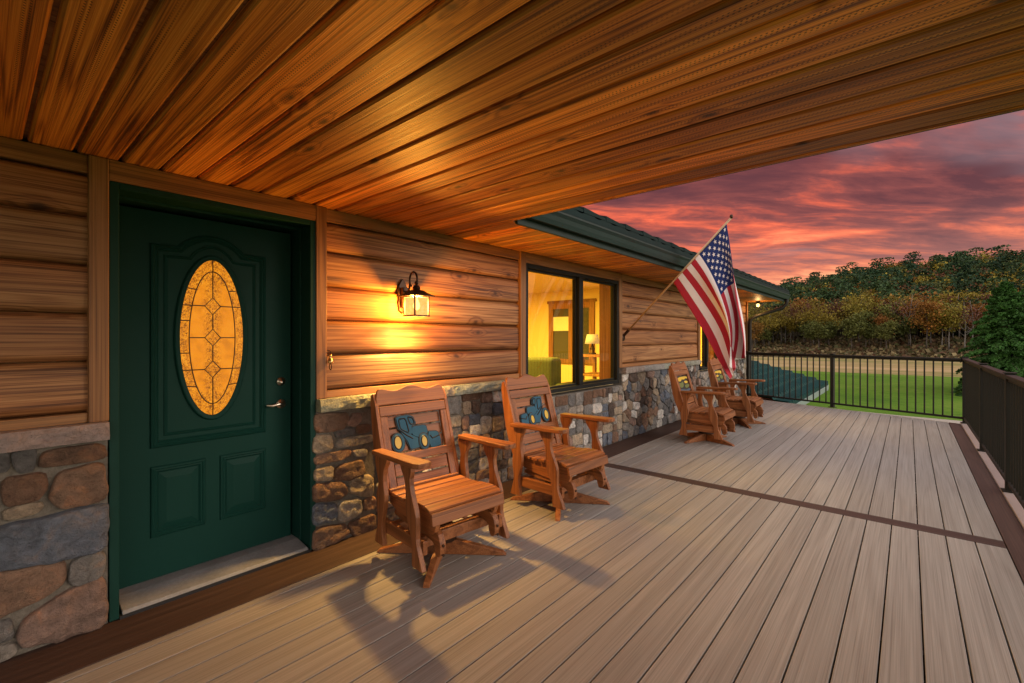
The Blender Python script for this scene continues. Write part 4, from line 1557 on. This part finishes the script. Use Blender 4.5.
# ================================================================== LOWER WING BEYOND THE DECK
wing = thing('lower_wing', 'lower building wing with green tile roof just beyond the end railing', 'building', (0, 0, 0))
tr = MB()
tile_roof(tr, 0.88, -0.2, 12.3, 19.2, 4.6, 0.285, step=0.36, col=0.30, th=0.075, res=0.03)
tr.build('roof', M['rooftile'], wing, fix=False)
MB().box(0.80, 0.90, 12.3, 19.22, -0.40, -0.23).build('gutter', M['gutter'], wing, bevel=0.01)
rk = MB()
rk.prism([(0.89, -0.42), (0.89, -0.19), (-3.7, -0.19 + 4.59 * .285), (-3.7, -0.42 + 4.59 * .285)], lambda u, v, w: (u, w, v), 19.2, 19.24)
rk.build('rake_board', M['gutter'], wing)
MB().box(-3.7, 0.3, 12.35, 18.8, -3.1, -0.45).build('wall', M['log'], wing)
MB().box(0.3, 0.82, 12.35, 19.18, -0.43, -0.39).build('soffit', M['trim_y'], wing)

# ================================================================== LAND
GZ = -3.0
FOOT = 122.0


def ridge(x):
    return 19.0 + 16.0 / (1 + math.exp(-(x + 34) / 15.0)) + 2.0 * mnoise.noise(Vector((x * 0.02, 1.7, 0))) - 2.2 / (1 + math.exp(-(x - 34) / 9.0))


def ground(x, y):
    t = (y - FOOT) / 185.0
    if t <= 0:
        return GZ
    t = min(1.0, t)
    s = t ** 1.5
    rise = min(1, (y - FOOT) / 26.0)
    return GZ + 0.7 * rise * rise * (3 - 2 * rise) + (ridge(x) - GZ) * s * (0.85 + 0.15 * math.sin(PI * t)) + 1.0 * mnoise.noise(Vector((x * .05, y * .05, 0))) * min(1, t * 6)


def sheet(name, x0, x1, y0, y1, z, mat, nx=1, ny=1, fn=None):
    vs, fs = [], []
    for j in range(ny + 1):
        for i in range(nx + 1):
            x_ = x0 + (x1 - x0) * i / nx
            y_ = y0 + (y1 - y0) * j / ny
            vs.append((x_, y_, fn(x_, y_) if fn else z))
    for j in range(ny):
        for i in range(nx):
            fs.append((j * (nx + 1) + i, j * (nx + 1) + i + 1, (j + 1) * (nx + 1) + i + 1, (j + 1) * (nx + 1) + i))
    o = MB().add(vs, fs).build(name, mat, smooth=True, fix=False)
    return tag(o, kind='structure')


sheet('ground', -1500, 1500, -1500, 1500, GZ - 0.008, M['lawn'])
sheet('lawn', -60, 60, -30, 84, GZ - 0.004, M['lawn'])
sheet('field', -160, 160, 72, FOOT + 6, GZ, M['field'])
sheet('hill', -260, 260, FOOT - 0.5, 420, 0, M['hill'], 80, 60, lambda x_, y_: ground(x_, y_) + (-0.02 if y_ < FOOT else 0.004))
# pale gravel margin between house and lawn
g_ = MB()
pts = []
for px, py in ((790, 403.5), (836, 409), (900, 415.5), (968, 421.5), (1040, 428)):
    d = FPX * (CAMZ - GZ) / (py - 338)
    u = (px - 512) / FPX * d
    pts.append((CAMX + math.cos(YAW) * u - math.sin(YAW) * d, math.sin(YAW) * u + math.cos(YAW) * d))
near = [(3.0 + (p[0] - 3.0) * .86, p[1] * .86) for p in pts]
z = GZ + 0.004
g_.add([(p[0], p[1], z) for p in pts] + [(p[0], p[1], z) for p in near], [(i, i + 1, len(pts) + i + 1, len(pts) + i) for i in range(len(pts) - 1)])
tag(g_.build('gravel_path', M['gravel'], fix=False), kind='structure')

# ================================================================== TREES
rng = np.random.default_rng(5)


def leaf_cards(centres, sizes, cols, flat=0.0):
    """two-triangle leaf clumps at random tilt -> verts (N*4,3), cols (N,3)"""
    n = len(centres)
    a = rng.normal(size=(n, 3))
    a /= np.linalg.norm(a, axis=1)[:, None]
    r_ = rng.normal(size=(n, 3))
    r_[:, 2] *= (1 - flat)
    b_ = np.cross(a, r_)
    b_ /= np.linalg.norm(b_, axis=1)[:, None] + 1e-9
    sz = sizes[:, None]
    asp = rng.uniform(0.55, 1.0, size=(n, 1))
    q = np.stack([centres - a * sz, centres - b_ * sz * asp, centres + a * sz * 0.9, centres + b_ * sz * asp * 1.1], axis=1)
    return q.reshape(-1, 3), cols


def cards_object(name, verts, cols, mat, parent=None):
    n = len(verts) // 4
    me = bpy.data.meshes.new(name)
    me.vertices.add(len(verts))
    me.vertices.foreach_set('co', verts.astype(np.float32).ravel())
    me.loops.add(4 * n)
    me.loops.foreach_set('vertex_index', np.arange(4 * n, dtype=np.int32))
    me.polygons.add(n)
    me.polygons.foreach_set('loop_start', np.arange(0, 4 * n, 4, dtype=np.int32))
    me.materials.append(mat)
    me.update(calc_edges=True)
    at = me.color_attributes.new('Col', 'FLOAT_COLOR', 'CORNER')
    c4 = np.ones((4 * n, 4), dtype=np.float32)
    c4[:, :3] = np.repeat(cols, 4, axis=0)
    at.data.foreach_set('color', c4.ravel())
    me.update()
    o = bpy.data.objects.new(name, me)
    COL.objects.link(o)
    if parent is not None:
        o.parent = parent
    return o


def decid_points(H, rad, n, base=0.38, clumps=16, tint=0.28):
    """leaf positions of a broadleaf crown: many uneven clumps inside an egg"""
    cs, ss, cl = [], [], []
    for k in range(clumps):
        d = rng.normal(size=3)
        d /= np.linalg.norm(d)
        rr = rng.uniform(0.25, 0.85)
        c = np.array([d[0] * rad * rr, d[1] * rad * rr, H * (base + (1 - base) * (0.5 + 0.46 * d[2] * rr))])
        r0 = rad * rng.uniform(0.28, 0.5)
        m = n // clumps
        p = rng.normal(size=(m, 3)) * np.array([r0, r0, r0 * 0.7]) * 0.62
        cs.append(c + p)
        b_ = rng.uniform(1 - tint, 1 + tint)
        cl.append(np.full((m, 3), 1.0) * b_ * rng.uniform(.85, 1.15, size=(m, 1)))
    return np.concatenate(cs), np.concatenate(cl)


def conifer_points(H, rad, n, base=0.12, droop=0.25):
    t = rng.uniform(0, 1, n) ** 0.75
    lay = np.floor(t * 13) / 13 + rng.uniform(0, 0.04, n)
    t = 0.45 * t + 0.55 * lay
    r0 = rad * (1 - t) ** 0.85 + 0.15
    a = rng.uniform(0, 2 * PI, n)
    a = np.round(a / (2 * PI / 9)) * (2 * PI / 9) * 0.55 + a * 0.45 + t * 11
    rr = r0 * np.sqrt(rng.uniform(0.02, 1, n)) * rng.uniform(.8, 1.1, n)
    z = H * (base + (1 - base) * t) - droop * rr
    p = np.stack([rr * np.cos(a), rr * np.sin(a), z], axis=1)
    c = np.ones((n, 3)) * rng.uniform(.7, 1.3, size=(n, 1))
    return p, c


def trunk_mesh(H, r0, limbs, base, bend=0.3, top=0.8):
    mb = MB()
    pts = [(bend * math.sin(k * .9 + H) * k / 6, bend * math.cos(k * .7) * k / 6, H * top * k / 6 - 0.4) for k in range(7)]
    mb.tube(pts, [r0 * (1 - .13 * k) for k in range(7)], 7)
    rr = random.Random(int(H * 100))
    for k in range(limbs):
        t = rr.uniform(base, 0.75)
        i = t / top * 6
        j = min(5, int(i))
        p = Vector(pts[j]).lerp(Vector(pts[j + 1]), i - j)
        a = rr.uniform(0, 2 * PI)
        L = H * rr.uniform(.14, .26)
        e = p + Vector((math.cos(a) * L * .75, math.sin(a) * L * .75, L * .8))
        mid = p.lerp(e, .5) + Vector((0, 0, -.08 * L))
        mb.tube([p, mid, e], [r0 * .38, r0 * .26, r0 * .1], 5)
    return mb


KINDS = {
    'orange': ('leaf_orange', 'bark', 'orange leaved autumn tree in the wood at the foot of the hill', 'orange autumn trees at the foot of the hill'),
    'yellow': ('leaf_yellow', 'birch', 'yellow leaved autumn tree in the wood at the foot of the hill', 'yellow autumn trees at the foot of the hill'),
    'rust': ('leaf_rust', 'bark', 'rust brown thinning autumn tree in the wood at the foot of the hill', 'rust brown autumn trees at the foot of the hill'),
    'olive': ('leaf_olive', 'bark', 'olive green bushy tree in the wood at the foot of the hill', 'olive trees at the foot of the hill'),
    'bare': ('leaf_rust', 'birch', 'nearly bare pale trunked tree at the edge of the wood', 'nearly bare trees at the edge of the wood'),
}
protos = {}
for kd, (lm_, bk_, lb, gp_) in KINDS.items():
    for v in range(3):
        H = {'orange': 14, 'yellow': 15, 'rust': 13, 'olive': 10, 'bare': 14}[kd] * (0.9 + 0.12 * v)
        root = thing('bare_tree' if kd == 'bare' else 'autumn_tree', lb, 'tree', (0, 0, 0), 0, gp_)
        trunk_mesh(H, 0.17, 14 if kd == 'bare' else 8, .25 if kd == 'bare' else .35, .5, .95 if kd == 'bare' else .85).build('trunk', M[bk_], root, smooth=True)
        n = {'bare': 240, 'rust': 1100}.get(kd, 2000)
        p, c = decid_points(H, H * rng.uniform(.27, .34), n, base=.15 if kd == 'olive' else .30, clumps=18 if kd != 'bare' else 10)
        vv, cc = leaf_cards(p, rng.uniform(.14, .34, len(p)) * (0.8 if kd == 'bare' else 1), c)
        cards_object('crown', vv, cc, M[lm_], root)
        protos[(kd, v)] = root

first = {k: True for k in protos}
rr = random.Random(21)


def place(kd, v, x_, y_, sc):
    root = protos[(kd, v)]
    if first[(kd, v)]:
        first[(kd, v)] = False
        o = root
    else:
        o = copy_tree(root)
    o.location = (x_, y_, ground(x_, y_))
    o.rotation_euler = (0, 0, rr.uniform(0, 6.28))
    o.scale = (sc, sc, sc * rr.uniform(.92, 1.1))


order = []
N_FRONT = 150
for i in range(N_FRONT):
    y_ = rr.uniform(139, 172)
    # spread over the view wedge
    a0, a1 = -0.40, 0.16
    x_ = 3 + y_ * (a0 + (a1 - a0) * ((i + rr.random()) / N_FRONT))
    kd = rr.choices(['orange', 'yellow', 'rust', 'olive', 'bare'], [17, 17, 15, 35, 16])[0]
    place(kd, rr.randrange(3), x_, y_, rr.uniform(.56, .92))
for k in [k for k, f in first.items() if f]:
    place(k[0], k[1], rr.uniform(-50, 20), rr.uniform(140, 170), .9)

# hillside woods behind: one mass nobody could count
LV, LC = [], []
PALW_ = {'dark': (0.018, 0.043, 0.018), 'dark2': (0.034, 0.060, 0.02), 'olive': (0.08, 0.085, 0.02), 'yellow': (0.24, 0.18, 0.025), 'orange': (0.24, 0.105, 0.018), 'rust': (0.14, 0.06, 0.03)}
sh_d = [decid_points(1.0, 0.33, 480, .22, 16) for _ in range(7)]
sh_c = [conifer_points(1.0, 0.22, 440) for _ in range(5)]
for i in range(2900):
    y_ = 160 + 190 * rr.random() ** 0.9
    x_ = 3 + y_ * (rr.uniform(-0.46, 0.22) if i < 2000 else rr.uniform(0.2, 0.62))
    g = ground(x_, y_)
    up = (y_ - 160) / 150
    if rr.random() < min(0.93, 0.22 + 1.25 * up):
        kd = rr.choices(['dark', 'dark2', 'olive', 'yellow', 'orange', 'rust'], [34, 32, 20, 4, 5, 5])[0]
    else:
        kd = rr.choices(['orange', 'yellow', 'rust', 'olive', 'dark2'], [28, 22, 18, 20, 12])[0]
    con = kd in ('dark', 'dark2') and rr.random() < .45
    H = rr.uniform(8, 15) * (1.15 if con else 0.9)
    p, c = rr.choice(sh_c if con else sh_d)
    an = rr.uniform(0, 6.28)
    ca, sa = math.cos(an), math.sin(an)
    q = np.stack([(p[:, 0] * ca - p[:, 1] * sa), (p[:, 0] * sa + p[:, 1] * ca), p[:, 2]], axis=1) * H + np.array([x_, y_, g - 0.5])
    LV.append(q)
    LC.append(c * np.array(PALW_[kd]) * rr.uniform(.75, 1.3))
P_ = np.concatenate(LV)
C_ = np.concatenate(LC)
vv, cc = leaf_cards(P_, rng.uniform(.22, .55, len(P_)), C_)
tag(cards_object('hillside_woods', vv, cc, M['leaf_any']), kind='stuff')
# brush and dry grass along the edge of the wood
n = 12000
y_ = rng.uniform(FOOT - 2, 168, n)
x_ = 3 + y_ * np.where(rng.random(n) < .75, rng.uniform(-.42, .2, n), rng.uniform(.2, .6, n))
hh = rng.uniform(.1, 1.0, n) ** 1.5 * 1.3
zz = np.array([ground(a_, b_) for a_, b_ in zip(x_, y_)])
p = np.stack([x_, y_, zz + hh * .5], axis=1)
pal = np.array([(0.14, 0.10, 0.045), (0.10, 0.065, 0.03), (0.19, 0.14, 0.06), (0.07, 0.07, 0.025), (0.10, 0.05, 0.025)])
vv, cc = leaf_cards(p, rng.uniform(.25, .65, n), pal[rng.integers(0, 5, n)] * rng.uniform(.7, 1.2, (n, 1)))
tag(cards_object('undergrowth', vv, cc, M['leaf_any']), kind='stuff')


def spruce(label, x_, y_, H, rad, n):
    root = thing('spruce_tree', label, 'tree', (x_, y_, GZ))
    tm_ = MB()
    tm_.tube([(0, 0, -0.2), (0, 0, H * .5), (0, 0, H * .97)], [0.2, 0.11, 0.02], 8)
    P, C = [], []
    r2 = random.Random(int(x_ * 10))
    nb = 150
    for k in range(nb):
        t = (k + r2.random()) / nb
        z0 = H * (0.06 + 0.92 * t)
        L = rad * (1 - t) ** 0.8 * r2.uniform(.75, 1.12) + 0.12
        a_ = k * 2.399 + r2.uniform(-.3, .3)
        lift = 0.15 + 0.35 * t
        pts = []
        for q in range(5):
            f = q / 4
            pts.append((L * f * math.cos(a_), L * f * math.sin(a_), z0 + L * (lift * f - 0.55 * f * f * (1 - t * .6))))
        tm_.tube(pts, [0.035, .028, .02, .013, .006], 4, cap=False)
        m = int(n / nb * (0.35 + 1.3 * (L / rad)))
        f = rng.uniform(.15, 1.0, m) ** .8
        w = rng.normal(size=m) * 0.17 * L * (1.15 - f)
        px_ = L * f * math.cos(a_) - w * math.sin(a_)
        py_ = L * f * math.sin(a_) + w * math.cos(a_)
        pz_ = z0 + L * (lift * f - 0.55 * f * f * (1 - t * .6)) - np.abs(rng.normal(size=m)) * .10
        P.append(np.stack([px_, py_, pz_], axis=1))
        C.append(np.ones((m, 3)) * r2.uniform(.65, 1.35) * rng.uniform(.8, 1.2, (m, 1)))
    P, C = np.concatenate(P), np.concatenate(C)
    tm_.build('trunk', M['bark'], root, smooth=True)
    vv, cc = leaf_cards(P, rng.uniform(.045, .12, len(P)), C)
    cards_object('crown', vv, cc, M['leaf_spruce'], root)
    return root


spruce('broad green spruce standing on the lawn beyond the deck corner', 8.5, 50.6, 8.8, 3.5, 56000)
spruce('taller darker spruce at the edge of the view behind the broad spruce', 11.2, 57.0, 9.8, 4.6, 42000)

# ================================================================== SKY
W = bpy.data.worlds.new('World')
SC.world = W
W.use_nodes = True
T = NT(W.node_tree)
T.n.clear()
out = T.node('ShaderNodeOutputWorld')
dirv = T.vmath('NORMALIZE', T.node('ShaderNodeTexCoord').outputs['Generated'])
dx_, dy_, dz_n = T.sep(dirv)
el_ = T.math('MAXIMUM', dz_n, 0.0)
SUN_EL, SUN_AZ = R(14), R(62)        # azimuth measured from +Y towards +X
sky = T.node('ShaderNodeTexSky', sky_type='NISHITA', sun_disc=False, sun_elevation=SUN_EL, sun_rotation=SUN_AZ)
den = T.math('ADD', el_, 0.13)
cu, cv = T.math('DIVIDE', dx_, den), T.math('DIVIDE', dy_, den)
# cloud sheet coordinates, streaks drawn out across the view
ang = R(38)
su = T.math('ADD', T.math('MULTIPLY', cu, math.cos(ang)), T.math('MULTIPLY', cv, math.sin(ang)))
sv = T.math('SUBTRACT', T.math('MULTIPLY', cv, math.cos(ang)), T.math('MULTIPLY', cu, math.sin(ang)))
q1 = T.comb(T.math('MULTIPLY', su, 0.42), T.math('MULTIPLY', sv, 1.0), 0.3)
wv = T.noise(T.comb(cu, cv, 4.0), 0.8, 3)
q1 = T.vmath('ADD', q1, T.comb(0.0, T.math('MULTIPLY', wv, 0.9), 0.0))
n1 = T.noise(q1, 0.85, 7, 0.56, 0.35)
n2 = T.noise(T.vmath('ADD', q1, (7.3, 2.1, 0)), 0.75, 5, 0.5, 0.2)
n3 = T.noise(T.vmath('ADD', T.comb(T.math('MULTIPLY', su, 1.0), T.math('MULTIPLY', sv, 2.6), 1.0), T.comb(wv, wv, 0.0)), 1.5, 7, 0.62, 0.7)
v = T.math('ADD', T.math('MULTIPLY', n1, 0.7), T.math('MULTIPLY', n3, 0.3))
glow = T.ramp(el_, [(0.0, (0.58, 0.25, 0.12)), (0.07, (0.48, 0.16, 0.085)), (0.15, (0.44, 0.095, 0.055)), (0.25, (0.43, 0.062, 0.040)), (0.42, (0.30, 0.036, 0.028)), (0.8, (0.25, 0.12, 0.12))])
shade_ = T.ramp(el_, [(0.0, (0.34, 0.13, 0.09)), (0.10, (0.22, 0.075, 0.066)), (0.22, (0.125, 0.036, 0.043)), (0.40, (0.07, 0.02, 0.03)), (0.8, (0.16, 0.12, 0.16))])
az = T.math('DIVIDE', dx_, T.math('MAXIMUM', dy_, 0.15))
tt = T.smooth(T.math('ADD', v, T.math('MULTIPLY', T.math('SUBTRACT', T.noise(T.comb(T.math('MULTIPLY', su, 2.2), T.math('MULTIPLY', sv, 7.0), 2.0), 1.6, 6, 0.65, 0.4), 0.5), 0.16)), 0.36, 0.63)
lift = T.math('MULTIPLY', T.math('SUBTRACT', 1.0, T.smooth(el_, 0.02, 0.16)), 0.35)
sink = T.math('MULTIPLY', T.math('MULTIPLY', T.smooth(az, -0.15, 0.15), T.smooth(el_, 0.10, 0.28)), 0.18)
tt = T.math('SUBTRACT', T.math('ADD', tt, lift), sink)
lowc = T.ramp(tt, [(0.0, (0.18, 0.08, 0.075)), (0.3, (0.28, 0.105, 0.085)), (0.55, (0.43, 0.14, 0.085)), (0.8, (0.53, 0.19, 0.10)), (1.0, (0.66, 0.30, 0.15))])
highc = T.ramp(tt, [(0.0, (0.075, 0.022, 0.026)), (0.3, (0.16, 0.040, 0.036)), (0.5, (0.32, 0.060, 0.038)), (0.7, (0.55, 0.090, 0.042)), (1.0, (0.70, 0.20, 0.08))])
greyb = T.ramp(el_, [(0.0, (0.26, 0.16, 0.14)), (0.2, (0.20, 0.150, 0.165)), (0.6, (0.16, 0.13, 0.17))])
c1 = T.mix(T.smooth(el_, 0.06, 0.24), lowc, highc)
c1 = T.mix(T.smooth(el_, 0.5, 0.8), c1, shade_)
gm_ = T.math('MULTIPLY', T.smooth(n2, 0.52, 0.66), T.math('SUBTRACT', 1.0, T.math('MULTIPLY', T.smooth(v, 0.45, 0.58), 0.7)))
c1 = T.mix(T.math('MULTIPLY', gm_, 0.6), c1, greyb)
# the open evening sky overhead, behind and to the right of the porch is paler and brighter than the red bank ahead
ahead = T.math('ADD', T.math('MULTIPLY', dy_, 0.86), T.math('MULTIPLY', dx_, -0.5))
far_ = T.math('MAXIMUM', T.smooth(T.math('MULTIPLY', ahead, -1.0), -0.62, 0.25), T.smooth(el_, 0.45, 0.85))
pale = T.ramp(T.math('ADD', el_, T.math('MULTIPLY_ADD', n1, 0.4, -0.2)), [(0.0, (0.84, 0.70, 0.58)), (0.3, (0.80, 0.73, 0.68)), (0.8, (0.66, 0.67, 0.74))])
side = T.math('MULTIPLY_ADD', T.math('MULTIPLY', T.smooth(dx_, 0.35, 0.95), T.math('SUBTRACT', 1.0, T.smooth(el_, 0.35, 0.75))), 0.85, 1.0)  # unseen sky on the open side brightened to put more light on the wall
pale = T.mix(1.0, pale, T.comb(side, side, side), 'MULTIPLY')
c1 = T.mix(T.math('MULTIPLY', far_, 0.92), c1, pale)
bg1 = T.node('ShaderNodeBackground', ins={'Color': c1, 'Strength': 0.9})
bg2 = T.node('ShaderNodeBackground', ins={'Color': sky.outputs[0], 'Strength': 0.002})
ad = T.node('ShaderNodeAddShader')
T.l.new(bg1.outputs[0], ad.inputs[0])
T.l.new(bg2.outputs[0], ad.inputs[1])
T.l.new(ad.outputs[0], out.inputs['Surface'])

# ================================================================== LIGHTS


def light(name, kind, loc, energy, color, **kw):
    ld_ = bpy.data.lights.new(name, kind)
    ld_.energy, ld_.color = energy, color
    for k, v_ in kw.items():
        setattr(ld_, k, v_)
    o = bpy.data.objects.new(name, ld_)
    COL.objects.link(o)
    o.location = loc
    return o


sun = light('sun', 'SUN', (0, 0, 30), 0.5, (1.0, 0.84, 0.70), angle=R(22))
sd = Vector((math.sin(SUN_AZ) * math.cos(SUN_EL), math.cos(SUN_AZ) * math.cos(SUN_EL), math.sin(SUN_EL)))
sun.rotation_euler = (-sd).to_track_quat('-Z', 'Y').to_euler()
light('lantern_light', 'POINT', (0.015 + LX, 2.15, 1.70 - 0.062), 140, (1.0, 0.56, 0.15), shadow_soft_size=0.045)
light('eave_bulb_light', 'POINT', (0.28, 12.12, CEIL - 0.20), 3, (1.0, 0.55, 0.2), shadow_soft_size=0.04)
r1 = light('room_light', 'AREA', (-2.4, 5.4, 2.37), 230, (1.0, 0.60, 0.06), size=1.6)
r2 = light('room_light', 'AREA', (-2.4, 9.9, 2.37), 230, (1.0, 0.60, 0.06), size=1.4)

# ================================================================== CAMERA AND RENDER
cd = bpy.data.cameras.new('camera')
cam = bpy.data.objects.new('camera', cd)
COL.objects.link(cam)
cam.location = (CAMX, 0, CAMZ)
cam.rotation_euler = (R(90), 0, YAW)
cd.sensor_width = 36
cd.lens = FPX / 1024 * 36
cd.shift_y = -3.5 / 1024
cd.clip_start, cd.clip_end = 0.05, 3000
SC.camera = cam

SC.render.engine = 'CYCLES'
SC.cycles.use_denoising = True
try:
    SC.cycles.denoiser = 'OPENIMAGEDENOISE'
except Exception:
    pass
try:
    SC.cycles.denoising_prefilter = 'ACCURATE'
except Exception:
    pass
SC.cycles.caustics_reflective = False
SC.cycles.caustics_refractive = False
SC.cycles.sample_clamp_indirect = 6
SC.cycles.max_bounces = 8
SC.cycles.diffuse_bounces = 4
SC.cycles.transparent_max_bounces = 12
SC.view_settings.view_transform = 'Standard'
SC.view_settings.look = 'None'
SC.view_settings.exposure = 1.0
SC.view_settings.gamma = 1.0
